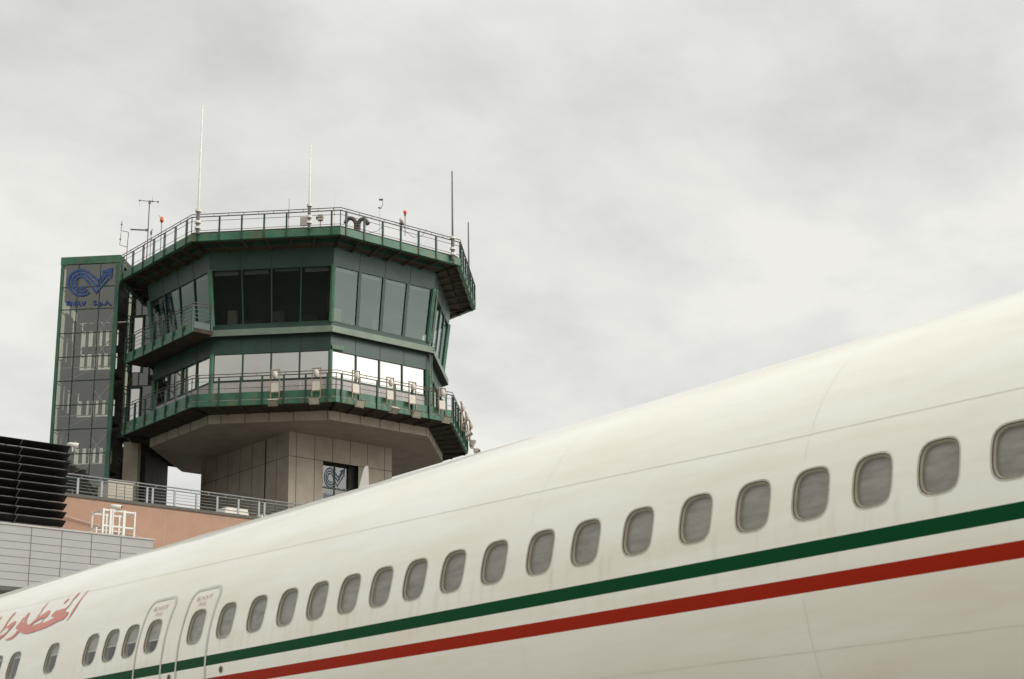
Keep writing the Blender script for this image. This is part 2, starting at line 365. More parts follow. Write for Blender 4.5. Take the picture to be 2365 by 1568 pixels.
# lower storey
b=MB(); ring(b,7.72,21.9,7.72,23.34,'lowpanel'); ring(b,7.74,23.34,7.74,23.42,'greendark'); ring(b,7.79,24.77,7.79,25.62,'greendark'); ring(b,7.70,24.77,7.79,24.77,'greendark'); ring(b,7.60,23.34,7.60,24.8,'joint_or_fill')
for k,l in FACES:
    d=(cor(l,1)-cor(k,1)).normalized(); nr=((cor(l,1)+cor(k,1))/2-Vector((CX,CY,0))).normalized()
    for i in range(1,4):
        b.cbox(cor(k,7.795).lerp(cor(l,7.795),i/4)+Vector((0,0,25.2)),d*.02,nr*.008,(0,0,.84),'joint_or_fill')
        b.cbox(cor(k,7.725).lerp(cor(l,7.725),i/4)+Vector((0,0,22.6)),d*.03,nr*.012,(0,0,1.3),'white')
b.build('lower_storey_wall',T)
for k in ORD: b=MB(); b.tube([cor(k,7.77,21.9),cor(k,7.77,24.77)],.115,'green',8); b.build('corner_post',T)
def panes(R0,z0,R1,z1,cnt,gm,mw,mm,keys,e=.10,first='B'):
    for k,l in keys:
        d=(cor(l,1)-cor(k,1)).normalized(); nr=((cor(l,1)+cor(k,1))/2-Vector((CX,CY,0))).normalized()
        a0,c0=cor(k,R0,z0)+d*e,cor(l,R0,z0)-d*e; a1,c1=cor(k,R1,z1)+d*e,cor(l,R1,z1)-d*e
        for i in range(cnt):
            b=MB(); p,q,r,s=a0.lerp(c0,i/cnt),a0.lerp(c0,(i+1)/cnt),a1.lerp(c1,(i+1)/cnt),a1.lerp(c1,i/cnt)
            jit=nr*random.uniform(-.004,.004)
            b.quad(q+jit,p,s,r+jit,gm); w=b.build('window',T)
            b=MB()
            if i: b.bar(p+nr*.03,s+nr*.03,mw,mm,.07,nr)
            b.bar(p+nr*.02,q+nr*.02,.05,mm,.06,nr); b.bar(s+nr*.02,r+nr*.02,.05,mm,.06,nr)
            b.build('frame',w)
SHOW=[('B','A'),('A','Z'),('D','C'),('C','B')]
panes(7.70,23.40,7.70,24.79,4,M['glow'],.07,'greendark',SHOW)
# belt ledge
b=MB(); ring(b,8.17,25.61,8.17,25.93,'belt'); ring(b,7.6,25.62,8.17,25.61,'joint_or_fill'); ring(b,8.17,25.93,8.05,25.97,'belt')
ring(b,8.05,25.97,7.95,25.97,'joint_or_fill'); ring(b,7.92,25.97,7.93,26.12,'greendark'); ring(b,7.93,26.12,7.85,26.12,'green'); ring(b,7.84,26.12,7.86,26.28,'greendark')
b.build('belt_ledge',T)
# cab
def Rc(z): return 7.85+(z-26.25)*.129
b=MB(); ring(b,Rc(29.04),29.04,Rc(30.1),30.1,'greendark'); ring(b,Rc(29.04)-.1,29.04,Rc(29.04),29.04,'greendark'); ring(b,Rc(26.2)-1.4,26.2,Rc(29.1)-1.4,29.1,'joint_or_fill'); ring(b,Rc(29.1)-1.4,29.08,Rc(29.1)-.1,29.08,'darkstruct'); ring(b,Rc(26.2)-.1,26.22,Rc(26.2)-1.4,26.22,'darkstruct')  # added dark inner ring blocks the bright sky through the far panes
for k,l in FACES:
    d=(cor(l,1)-cor(k,1)).normalized(); nr=((cor(l,1)+cor(k,1))/2-Vector((CX,CY,0))).normalized()
    for i in range(1,4):
        b.bar(cor(k,Rc(29.06)+.004,29.06).lerp(cor(l,Rc(29.06)+.004,29.06),i/4),cor(k,Rc(30.1)+.004,30.1).lerp(cor(l,Rc(30.1)+.004,30.1),i/4),.02,'joint_or_fill',.01,nr)
b.build('cab_wall',T)
for k in ORD: b=MB(); b.tube([cor(k,Rc(26.2)-.02,26.2),cor(k,Rc(29.1)-.02,29.1)],.13,'green',8); b.build('corner_post',T)
panes(Rc(26.27)-.08,26.27,Rc(29.04)-.08,29.06,4,M['gup'],.06,'greendark',[('B','A'),('A','Z')])
panes(Rc(26.27)-.08,26.27,Rc(29.04)-.08,29.06,4,M['gup'],.17,'greendark',[('D','C'),('C','B')])
b=MB()
for (k,l) in (('B','A'),('A','Z'),('C','B'),('D','C')):
    for i in range(4):
        t=.03+i*.25; R1=Rc(29.0)-.22
        p,q=cor(k,R1).lerp(cor(l,R1),t),cor(k,R1).lerp(cor(l,R1),t+.2); hgt=random.choice((.12,.16,.22,.14))
        b.quad(up3_(p,29.05),up3_(q,29.05),up3_(q,29.05-hgt),up3_(p,29.05-hgt),'lowpanel')
b.build('roller_blind',T)
for (k,l) in (('B','A'),('C','B')):
    for t,w,h,m in ((.12,.16,.55,'darkstruct'),(.42,.10,.85,'whipdark'),(.62,.2,.5,'darkstruct'),(.86,.08,1.0,'conc')):
        R1=Rc(26.5)-.75; p=cor(k,R1).lerp(cor(l,R1),t); q=cor(k,R1).lerp(cor(l,R1),t+w); nn=((cor(l,1)+cor(k,1))/2-Vector((CX,CY,0))).normalized()
        b=MB(); b.box(up3_(p,26.24),Vector((q.x-p.x,q.y-p.y,0)),-nn*.4,(0,0,h),m); b.build('console',T)
# roof deck
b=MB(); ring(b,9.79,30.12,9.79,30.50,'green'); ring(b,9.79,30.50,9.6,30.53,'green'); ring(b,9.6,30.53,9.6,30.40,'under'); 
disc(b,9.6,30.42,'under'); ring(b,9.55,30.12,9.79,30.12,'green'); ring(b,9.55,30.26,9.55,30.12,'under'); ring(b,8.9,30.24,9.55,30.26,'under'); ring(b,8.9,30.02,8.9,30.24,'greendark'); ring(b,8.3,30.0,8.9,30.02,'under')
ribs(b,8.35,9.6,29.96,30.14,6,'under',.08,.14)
b.build('roof_deck',T)
railing('roof_railing',9.79,((31.52,.022),(31.38,.028),(31.16,.013),(30.66,.013)),30.12,31.36,['Z','A','B','C','D','W','X','Y'],closed=True)
# gutter pipe behind the roof kerb
b=MB()
for k,l in FACES: b.tube([cor(k,9.62,30.60),cor(l,9.62,30.60)],.035,'rail',6)
b.build('roof_gutter',T)
# half balcony at cab level, left face
dZ=(cor('A',1)-cor('Z',1)).normalized()
nZ=Vector((-1,0,0))
Aq=cor('A',9.27); Zq=cor('Z',9.27)+(cor('Z',1)-cor('A',1)).normalized()*0.0
zb=zat(Aq.x,Aq.y,765); zt=zat(Aq.x,Aq.y,698); zk=zat(Aq.x,Aq.y,741)
inx=cor('A',8.0).x+.25
b=MB()
def up3(p,z): return Vector((p.x,p.y,z))
Ain=Vector((Aq.x+1.04,Aq.y,0)); Zin=Vector((inx-.2,Zq.y,0))
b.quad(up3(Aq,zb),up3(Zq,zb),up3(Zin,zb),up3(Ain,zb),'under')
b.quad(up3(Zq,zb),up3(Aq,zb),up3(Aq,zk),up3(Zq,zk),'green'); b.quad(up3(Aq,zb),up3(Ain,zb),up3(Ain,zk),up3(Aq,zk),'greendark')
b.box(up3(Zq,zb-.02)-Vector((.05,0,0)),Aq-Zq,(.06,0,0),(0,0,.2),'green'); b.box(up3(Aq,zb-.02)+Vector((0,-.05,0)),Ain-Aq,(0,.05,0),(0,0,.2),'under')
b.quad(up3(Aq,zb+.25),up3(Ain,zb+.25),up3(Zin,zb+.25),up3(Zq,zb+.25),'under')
b.build('side_balcony',T)
b=MB()
for dz,w in ((0,.022),(-.14,.026),(-.35,.013),(-.55,.013),(-.75,.013)):
    b.tube([up3(Zq,zt+dz),up3(Aq,zt+dz),up3(Ain,zt+dz)],w,'rail' if dz>-.2 else 'green',6)
br=b.build('side_balcony_railing',T)
for f in (.01,.14,.29,.43,.57,.72,.86,.995):
    b=MB(); p=Zq.lerp(Aq,f); b.cbox(up3(p,(zb+zt-.15)/2)-Vector((.06,0,0)),(.08,0,0),(0,.07,0),(0,0,zt-.15-zb),'greenrail'); b.build('post',br)
b=MB(); b.cbox(up3(Ain-Vector((.08,0,0)),(zb+zt)/2),(.08,0,0),(0,.08,0),(0,0,zt-zb),'greenrail'); b.build('post',br)
# small pieces on the tower: downpipe, name plate, cable
b=MB(); p=cor('C',7.95); b.tube([up3(p,22.2),up3(p,25.6),up3(cor('C',8.25),25.75),up3(cor('C',8.28),26.0),up3(cor('C',8.05),26.2),up3(cor('C',8.45),29.0)],.03,'belt',6)
p=cor('C',7.9)+Vector((.25,.1,0)); b.tube([up3(p,22.2),up3(p,25.6)],.03,'belt',6); b.build('downpipe',T)
b=MB(); p=onS(777,801,cor('B',7.8).dot(Vector((Q,Q,0)))-.1); P=cor('B',7.84).lerp(cor('C',7.84),.0); d=(cor('C',1)-cor('B',1)).normalized()
b.box(P+d*.05+Vector((0,-.05,24.83)),d*.72,(0,.04,0),(0,0,.22),'green'); b.build('wall_plate',T)
# ------------------------------------------------------------------ lift tower
N2=Vector((Q,Q,0)); T2=Vector((Q,-Q,0))
def st(s,t,z): return N2*s+T2*t+Vector((0,0,z))
tL,tR,S0,S1,ZT=-30.51,-27.28,80.,83.0,31.83
LT=thing('lift_tower',st(S0,(tL+tR)/2,0),'narrow glazed lift tower with green corner posts and blue emblem, left of the control tower','tower')
def face(b,s,t0,t1,z0,z1,m): b.quad(st(s,t0,z0),st(s,t1,z0),st(s,t1,z1),st(s,t0,z1),m)
ZR=[31.42,30.12,28.87]+[28.87-1.31*i for i in range(1,14)]
tc=[tL+.14,tL+.14+.29*(tR-tL-.36),tL+.14+.71*(tR-tL-.36),tR-.22]
b=MB(); lb=b
for t,w in ((tL,.15),(tR-.22,.22)): b.box(st(S0-.03,t,0),T2*w,N2*.16,(0,0,ZT-.3),'green')
for t,w in ((tL,.15),(tR-.22,.22)): b.box(st(S1-.16,t,0),T2*w,N2*.16,(0,0,ZT-.3),'green')
b.box(st(S0-.05,tL-.02,ZT-.42),T2*(tR-tL+.04),N2*(S1-S0+.1),(0,0,.42),'green')
b.build('frame',LT)
b=MB()
for t in tc[1:3]: b.box(st(S0-.01,t-.02,0),T2*.04,N2*.05,(0,0,ZT-.4),'greendark')
for z in ZR[1:]: b.box(st(S0-.012,tL+.1,z-.02),T2*(tR-tL-.2),N2*.05,(0,0,.04),'greendark')
for z in ZR[1:]: b.box(st(S1-.06,tL+.1,z-.02),T2*(tR-tL-.2),N2*.05,(0,0,.04),'greendark')
for z in ZR[1:]:
    b.box(st(S0+.1,tL+.03,z-.02),T2*.04,N2*(S1-S0-.2),(0,0,.04),'greendark'); b.box(st(S0+.1,tR-.07,z-.02),T2*.04,N2*(S1-S0-.2),(0,0,.04),'greendark')
b.build('glazing_bars',LT)
for i in range(3):
    for j in range(len(ZR)-1):
        b=MB(); q=random.uniform(-.006,.006); b.quad(st(S0+.02,tc[i],ZR[j+1]),st(S0+.02+q,tc[i+1],ZR[j+1]),st(S0+.02+q,tc[i+1],ZR[j]),st(S0+.02,tc[i],ZR[j]),M['glift']); b.build('pane',LT)
b=MB(); face(b,S1-.03,tR-.2,tL+.1,0,ZT-.4,M['glift']); b.quad(st(S1-.1,tL+.05,0),st(S0+.1,tL+.05,0),st(S0+.1,tL+.05,ZT-.4),st(S1-.1,tL+.05,ZT-.4),M['glift']); b.build('side_glazing',LT)
# inner lattice, shaft rails and landings behind the glass
b=MB()
face(b,S1-.5,tL+.2,tR-.25,28.9,ZT-.45,'darkstruct'); b.box(st(S0+.2,tL+.22,29.4),N2*2.5,T2*.05,(0,0,2),'darkstruct')
for j in range(2,len(ZR)-1):
    z1,z0=ZR[j],ZR[j+1]
    if j in (4,6,8,10,12,14):
        face(b,S1-.45,tL+.15,tR-.25,z0,z1,'darkstruct'); b.box(st(S0+.3,tL+.2,z0),N2*2.3,T2*.05,(0,0,z1-z0),'darkstruct')
        b.box(st(S0+.5,tL+.25,z0+.55),T2*(tR-tL-.55),N2*1.6,(0,0,.10),'darkstruct'); b.box(st(S0+.35,tL+.2,z0+.8),T2*(tR-tL-.5),N2*.04,(0,0,.04),'steel')
        b.bar(st(S0+.4,tL+.5,z0+.1),st(S0+.4,tR-.9,z0+.9),.03,'steel')
    else:
        face(b,S1-.45,tL+.15,tL+.42,z0,z1,'darkstruct'); face(b,S1-.45,tR-.75,tR-.2,z0,z1,'darkstruct')
        
        for s_ in (S0+.45,S0+1.15,S0+1.85,S0+2.45): b.box(st(s_,tL+.22,z0),N2*random.uniform(.3,.5),T2*.06,(0,0,z1-z0),'darkstruct')
        b.box(st(S1-.5,tL+.5,z1-.42),T2*2.4,N2*.05,(0,0,.42),'darkstruct')
        for t in (tL+.80,tL+1.2,tL+1.72,tL+2.1): b.box(st(S1-.85,t,z0),T2*random.uniform(.12,.24),N2*.1,(0,0,z1-z0),'darkstruct')
        b.bar(st(S0+.6,tL+.4,z1-.2),st(S0+.6,tL+1.3,z0+.1),.05,'darkstruct'); b.bar(st(S0+.6,tR-1.4,z0),st(S0+.6,tR-.4,z1-.1),.05,'steel')
        b.bar(st(S0+.6,tR-.5,z0),st(S0+.6,tR-1.3,z1-.3),.04,'steel')
for t in (tL+.35,tR-1.25,tR-.45): b.box(st(S0+.7,t,0),T2*.08,N2*.08,(0,0,ZT-.5),'darkstruct')
b.build('inner_lattice',LT)
b=MB()
def lto(px,py):
    return onS((160+px/8.7095)/1.26131,(740+py/8.7095)/1.26131,S0-.035)
emblem(b,lto,'blue'); b.build('emblem',LT)
b=MB(); wording(b,'ENAV',lto,285,790,1310,125,'blue',.035); b.build('lettering',LT); b=MB(); wording(b,'S.p.A.',lto,960,1440,1290,115,'blue',.035); b.build('lettering',LT)
# glazed link behind, between lift tower and cab
SL=81.5; tA,tB=tR,-24.3; ZL=zat(*st(SL,-26.8,0)[:2],1002)
b=MB(); b.box(st(SL,tA,ZL-.05),T2*(tB-tA),N2*1.6,(0,0,.35),'green'); b.box(st(SL-.2,tA-.02,ZL-.3),T2*(tB-tA),N2*1.8,(0,0,.26),'joint_or_fill')
b.box(st(SL+.0,tA,30.3),T2*(tB-tA),N2*1.6,(0,0,.3),'darkstruct'); b.box(st(SL+1.5,tA,ZL),T2*(tB-tA),N2*.08,(0,0,30.3-ZL),'darkstruct')
b.build('link_structure',LT)
b=MB()
for t in (tA+.03,tA+.83,tA+1.62,tA+2.4): b.box(st(SL-.03,t-.025,ZL+.3),T2*.05,N2*.06,(0,0,30.3-ZL-.3),'greendark')
for z in [z for z in ZR if ZL+.4<z<30.3]: b.box(st(SL-.032,tA,z-.02),T2*(tB-tA),N2*.06,(0,0,.04),'greendark')
b.build('link_glazing_bars',LT)
b=MB(); face(b,SL,tA,tB,ZL+.3,30.3,M['glow'] if False else M['glift']); b.build('link_glazing',LT)
b=MB()
for z in [z for z in ZR if ZL+.4<z<30.3]:
    b.bar(st(SL+.5,tA+.05,z),st(SL+.5,tA+.75,z-1.1),.06,'steel'); b.bar(st(SL+.5,tA+.75,z),st(SL+.5,tA+.1,z-1.1),.04,'steel')
b.build('link_bracing',LT)
for (px,pz) in (((300,334),(729,860)),((293,327),(893,990))):
    a=onS(px[0],pz[0],SL-.1); c=onS(px[1],pz[0],SL-.1); zz=zat(a.x,a.y,pz[1])
    b=MB(); w=c-a; w.z=0
    for o_,ww in ((0,.1),(1,-.1)): b.box(up3(a+w*o_,zz),w.normalized()*ww,N2*.08,(0,0,a.z-zz),'greenrail')
    b.box(up3(a,a.z-.12),w,N2*.08,(0,0,.12),'greenrail'); dr=b.build('door',LT)
    b=MB(); b.quad(up3(a,zz)+N2*.04,up3(a,zz)+w+N2*.04,up3(a,a.z-.1)+w+N2*.04,up3(a,a.z-.1)+N2*.04,M['glow']); b.build('pane',dr)
# rear stair core under the link
CORE=thing('stair_core',st(83,-26,0),'brown concrete stair core standing under the glazed link behind the terrace rail','building')
b=MB()
aL=onS(254,1080,S1+.1); t0=(aL.x-aL.y)*Q
def tat(px,s): p=onS(px,1080,s); return (p.x-p.y)*Q
b.box(st(S1+.1,tat(236,S1+.1),0),T2*(tat(286,S1+.1)-tat(236,S1+.1)),N2*2.4,(0,0,ZL-.3),'conc')
b.build('wall',CORE)
b=MB(); s=S0+1.2; b.box(st(s,tat(283,s),0),T2*(tat(317,s)-tat(283,s)),N2*.5,(0,0,zat(*st(s,tat(300,s),0)[:2],1020)),'conc'); b.build('pier',CORE)
b=MB(); s=S0+2.2; b.box(st(s,tat(315,s),0),T2*(tat(336,s)-tat(315,s)),N2*4,(0,0,ZL-.35),'darkstruct'); b.build('side_wall',CORE)
b=MB(); s=S0+1.0; tt0,tt1=tat(262,s),tat(372,s); b.box(st(s,tt0,ZL-.32),T2*(tt1-tt0+.4),N2*3.6,(0,0,.22),'joint_or_fill'); b.build('landing_slab',CORE)
# ------------------------------------------------------------------ floodlights on lower deck
def local_builder(fn,name,loc,heading,label,cat,group):
    """parts are built round the origin, outward = -Y, then the Empty is turned"""
    root=thing(name,(0,0,0),label,cat,group); fn(root); root.location=loc; root.rotation_euler=(0,0,R_(180-heading)); return root
def fl(root,head=0):
    b=MB()
    for x in (-.17,.17): b.box((x-.015,-.12,.0),(.03,0,0),(0,.05,0),(0,0,1.34),'flood')
    b.box((-.17,-.10,1.30),(.34,0,0),(0,.05,0),(0,0,.04),'flood'); b.box((-.17,-.10,.30),(.34,0,0),(0,.04,0),(0,0,.04),'flood')
    for x in (-.16,.16): b.bar((x,-.08,.05),(x,-.34,-.12),.03,'flood')
    b.build('bracket',root)
    b=MB(); b.box((-.155,-.11,.34),(.31,0,0),(0,.05,0),(0,0,.38),'floodw'); b.build('ballast_box',root)
    b=MB(); ns=10
    rings=[(.0,.13),(.05,.15),(.11,.12),(.14,.05)]
    for (d,r) in rings: b.v+=[Vector((r*.75*math.cos(2*math.pi*i/ns),-.10-d,1.08+r*1.25*math.sin(2*math.pi*i/ns))) for i in range(ns)]
    k=b.mi('floodw')
    for j in range(3):
        for i in range(ns): b.f.append([j*ns+i,j*ns+(i+1)%ns,(j+1)*ns+(i+1)%ns,(j+1)*ns+i]); b.m.append(k)
    b.f.append([3*ns+i for i in range(ns)]); b.m.append(k)
    b.build('upper_lamp',root,smooth=True)
    b=MB(); th=R_(35+head); y=Vector((0,-math.cos(th),-math.sin(th))); z=Vector((0,-math.sin(th),math.cos(th))); c=Vector((0,-.38,-.20))
    # shallow tapered housing, lens facing down and out
    def fr(w,h,o): return [c+Vector((sx*w/2,0,0))+z*(sz*h/2)+y*o for sx,sz in ((-1,-1),(1,-1),(1,1),(-1,1))]
    A,Bq=fr(.30,.20,-.10),fr(.42,.32,.06)
    b.add(A+Bq,[(0,3,2,1),(0,1,5,4),(1,2,6,5),(2,3,7,6),(3,0,4,7)],'floodw'); hd=b.build('lamp_head',root)
    b=MB(); C_=fr(.37,.27,.055); b.add(C_,[(0,1,2,3)],'beige'); b.build('lens',hd)
FL=[(('A','B'),.585,'second floodlight from the left on the lower deck, with an empty hanging bracket',12),
    (('A','B'),.865,'floodlight left of the deck corner that faces the viewer, white oval lamp above',-12),
    (('B','C'),.145,'floodlight just right of the deck corner that faces the viewer',-5),
    (('B','C'),.43,'floodlight below the middle of the bright white lower windows, tilted flat',22),
    (('B','C'),.62,'floodlight below the third bright white lower window, head turned right',0),
    (('B','C'),.88,'floodlight nearest the right hand corner of the lower deck',5),
    (('C','D'),.33,'uppermost of the three floodlights jutting out at the right edge of the deck',25),
    (('C','D'),.62,'middle of the three floodlights jutting out at the right edge of the deck',-10),
    (('C','D'),.88,'lowest of the three floodlights at the right edge, just above the white fuselage',20)]
for (kk,f,lab,hd) in FL:
    k,l=kk; p=cor(k,9.36).lerp(cor(l,9.36),f); p.z=21.93
    h=(HD[k]+HD[l])/2
    FLO=local_builder(lambda r:fl(r,hd),'floodlight',p,h,lab,'floodlight','floodlights along the lower deck of the control tower'); FLO.scale=(1.22,1.22,1.12)
# ------------------------------------------------------------------ roof equipment
def whip(p,z0,z1,r,m,label,clamps=True):
    t=thing('whip_antenna',(p.x,p.y,z0),label,'antenna','whip antennas on the tower roof railing')
    b=MB(); b.tube([up3(p,z0+1.0),up3(p,z0+1.5),up3(p,z1)],[r,r*.9,r*.62],m,8); b.build('rod',t,smooth=True)
    b=MB(); b.tube([up3(p,z0),up3(p,z0+1.12)],r*1.5,'whipdark' ,8)
    if clamps:
        for z in (.25,.55,1.15): b.tube([up3(p,z0+z),up3(p,z0+z+.12)],r*2.6,'whip',8)
    else: b.tube([up3(p,z0+1.0),up3(p,z0+1.12)],r*2.4,'whipdark',8)
    b.build('mount',t)
p=cor('A',9.93).lerp(cor('B',9.93),.055); whip(p,30.45,zat(p.x,p.y,242),.062,'whip','tallest white whip antenna, at the left front corner of the roof railing')
p=cor('A',9.93).lerp(cor('B',9.93),.79); whip(p,30.45,zat(p.x,p.y,336),.055,'whip','white whip antenna on the front roof railing right of its middle')
p=cor('B',9.93).lerp(cor('C',9.93),.915); whip(p,30.25,zat(p.x,p.y,395),.06,'whipdark','tall dark grey whip antenna near the right roof corner')
p=onS(1082.5,600,cor('D',9.6).dot(N2)-1.2); 
whip(Vector((p.x,p.y,0)),30.4,zat(p.x,p.y,513),.06,'whipdark','short dark whip antenna standing outermost right on the roof edge',False)
SR=78.0
def pole(px,py0,s=SR): 
    q=onS(px,py0,s); return Vector((q.x,q.y,0))
def thinmast(name,px,py,label,cat,s=SR,r=.018,m='thin',parts=None,group=None):
    p=pole(px,py,s); z1=onS(px,py,s).z; t=thing(name,(p.x,p.y,30.42),label,cat,group)
    b=MB(); b.tube([up3(p,30.42),up3(p,z1)],r,m,6); b.build('mast',t)
    return t,p,z1
t,p,z1=thinmast('aerial',668,458,'hair thin dark aerial rising behind the front roof railing, left of the boxes','antenna',76,.012)
b=MB(); b.tube([up3(p,z1-1.1),up3(p,z1-.75)],.03,'thin',6); b.build('coil',t)
t,p,z1=thinmast('aerial',774,412,'hair thin pale aerial rising near the front roof corner','antenna',76,.012,'whip')
b=MB(); b.tube([up3(p,z1-1.95),up3(p,z1-1.55)],.05,'whip',6); b.build('base_tube',t)
# yagi mast
def LP(px,py,s=78.3): # from the zoomed view 340,560,.. scale 7.841
    return onS((340+px/7.841)/1.26131,(560+py/7.841)/1.26131,s)
p=LP(750,215); q=LP(680,1300); t=thing('mast_aerial',(p.x,p.y,30.42),'thin brown mast with a horizontal bar on top and a toothed boom to its left','antenna')
b=MB(); b.tube([up3(p,30.42),p],.032,'thin',6); b.build('mast',t)
b=MB(); b.tube([LP(525,187),LP(945,218)],.018,'thin',6)
for (x,y) in ((525,187),(818,208),(945,218)): b.tube([LP(x,y-(110 if x==818 else 0)),LP(x,y+ (10 if x==818 else 120))],.006,'thin',4); b.cbox(LP(x,y),(.07,0,0),(0,.07,0),(0,0,.07),'thin')
b.cbox(LP(755,225),(.1,0,0),(0,.1,0),(0,0,.16),'thin'); b.build('top_bar',t)
b=MB(); b.tube([LP(315,848),LP(730,866)],.025,'thin',6)
for i in range(14):
    x=320+i*27; y=849+i*1.2; c_=LP(x,y); b.bar(c_-N2*.12,c_+N2*.12,.012,'thin'); b.bar(c_-Vector((0,0,.05)),c_+Vector((0,0,.05)),.012,'thin')
b.cbox(LP(690,862),(.1,0,0),(0,.1,0),(0,0,.12),'thin'); b.build('boom',t)
# folded dipole frame
p=LP(240,1250); t=thing('loop_aerial',(p.x,p.y,30.42),'folded rod aerial standing leftmost on the roof, above the lift tower','antenna')
b=MB(); b.tube([up3(p,30.42),LP(240,1250),LP(270,925)],.022,'thin',6); b.build('mast',t)
b=MB(); b.tube([LP(270,925),LP(262,910),LP(100,875),LP(120,655)],.018,'thin',6); b.tube([LP(238,1250),LP(70,1205),LP(95,950)],.018,'thin',6); b.tube([LP(100,875),LP(92,980)],.009,'thin',6)
for (x,y) in ((112,735),(82,1070)): b.cbox(LP(x,y),(.07,0,0),(0,.07,0),(0,0,.07),'thin')
b.build('loop',t)
# beacons
def beacon(px0,py0,px1,py1,s,label,extra=None):
    a=onS(px0,py0,s); c=onS(px1,py1,s); t=thing('obstruction_light',(c.x,c.y,30.42),label,'beacon','red obstruction lights on the tower roof')
    b=MB(); b.tube([up3(c,30.42),Vector((c.x,c.y,c.z))],.022,'thin',6); b.tube([c-Vector((0,0,.03)),c+Vector((0,0,.05))],.05,'thin',8); b.build('mast',t)
    b=MB(); b.tube([up3(c,c.z+.05),up3(c,c.z+.12),up3(c,a.z-.06),up3(c,a.z)],[.05,.085,.085,.05],'red',10); 
    if extra: b.tube([up3(c,c.z+.03),up3(c,c.z+.22)],.095,'orange',10)
    b.build('lens',t,smooth=True); return t,c
beacon(935.5,486,935.5,497,75.5,'red obstruction light on a thin pole behind the right roof railing')
t,c=beacon(373.5,501,373.5,513,78.5,'red and amber obstruction light behind the left roof railing',1)
b=MB(); b.tube([c+Vector((0,0,.1)),c+T2*-.18+Vector((0,0,.42))],.012,'thin',5); b.build('spike',t)
t,p,z1=thinmast('wind_sensor',349,539,'small dark wind sensor on a short pole behind the left roof railing','sensor',78.5,.02)
b=MB(); b.tube([up3(p,z1-.06),up3(p,z1+.12)],.05,'thin',7); b.tube([up3(p,z1+.1),up3(p,z1+.25)+T2*.06],.02,'thin',5); b.build('sensor_head',t)
# anemometer with hooked arm
a=onS(877,480,75.8); t=thing('anemometer',(a.x,a.y,30.42),'pale thin pole with a hooked arm on top behind the right roof railing','sensor')
b=MB(); b.tube([up3(a,30.42),a],.018,'whip',6); b.build('mast',t)
b=MB(); c=onS(884,467,75.8); e=onS(880,461,75.8); b.tube([a+T2*-.05,a+T2*.05,onS(884,473,75.8),c,e],.014,'thin',5); b.cbox(a,(.16,0,0),(0,.1,0),(0,0,.04),'whipdark'); b.cbox(e,T2*.2,N2*.1,(0,0,.06),'whipdark'); b.build('arm',t)
# GPS dish on right railing post
p=cor('B',9.85).lerp(cor('C',9.85),.49); t=thing('gps_antenna',(p.x,p.y,31.36),'small mushroom shaped white antenna on a right railing post beside the red light','antenna')
b=MB(); b.tube([up3(p,31.2),up3(p,31.6)],.05,'whipdark',8); b.tube([up3(p,31.48),up3(p,31.55)],.13,'whipdark',10); b.build('stem',t)
b=MB(); b.tube([up3(p,31.6),up3(p,31.68),up3(p,31.78),up3(p,31.82)],[.06,.12,.12,.04],'whip',10); b.build('cap',t,smooth=True)
# two ribbed hoses
def hose(pts,label):
    P=[onS(x,y,76.2) for x,y in pts]; t=[]
    # resample
    out=[];N_=34
    for i in range(N_+1):
        u=i/N_*(len(P)-1); k=min(int(u),len(P)-2); f=u-k
        p0,p1,p2,p3=P[max(k-1,0)],P[k],P[k+1],P[min(k+2,len(P)-1)]
        out.append(.5*((2*p1)+(p2-p0)*f+(2*p0-5*p1+4*p2-p3)*f*f+(3*p1-p0-3*p2+p3)*f**3))
    b=MB(); b.tube(out,[.085 if i%2 else .12 for i in range(N_+1)],'hose',9); o=b.build('ventilation_hose',None,org=out[0]); tag(o,label,'hose','ribbed hoses on the tower roof')
hose([(820,545),(822,528),(821,513),(814,505),(806,504),(801,509),(798,516)],'ribbed hose arching to the left behind the right roof railing')
hose([(829,545),(828,528),(829,514),(834,507),(841,506),(846,511),(850,518)],'ribbed hose arching to the right behind the right roof railing')
# boxes behind front railing
a=onS(702,502,75.2); b=MB(); b.cbox(a-Vector((0,0,.22)),T2*.36,N2*.1,(0,0,.46),'lowpanel'); b.tube([a-Vector((0,0,.4)),up3(a,30.42)],.03,'whip',6)
tag(b.build('equipment_plate',None,org=up3(a,30.42)),'pale rounded plate on a stub behind the front roof railing, left of a whip antenna','equipment')
a=onS(740,503,75.2); b=MB(); b.cbox(a,T2*.26,N2*.2,(0,0,.30),'beige'); b.cbox(a,T2*.29,N2*.22,(0,0,.03),'joint_or_fill'); b.tube([a-Vector((0,0,.1)),up3(a,30.42)],.025,'whipdark',6); b.cbox(a-T2*.17,T2*.1,N2*.1,(0,0,.12),'whipdark')
tag(b.build('junction_box',None,org=up3(a,30.42)),'small beige junction box behind the front roof railing, right of a whip antenna','equipment')
# drooping cables
for pts,lab in (([(853,538),(870,534),(883,524),(884,515)],'thin cable drooping inside the roof railing left of the red light'),
                ([(931,517),(937,535),(955,548),(975,545),(985,530)],'thin cable looping below the mushroom shaped antenna to the right')):
    P=[onS(x,y,cor('B',9.75).dot(N2)+ .9+(x-780)*.0055) for x,y in pts]
    b=MB(); b.tube(P,.012,'cable',5); tag(b.build('cable',None,org=P[0]),lab,'cable','cables hanging on the roof railing')
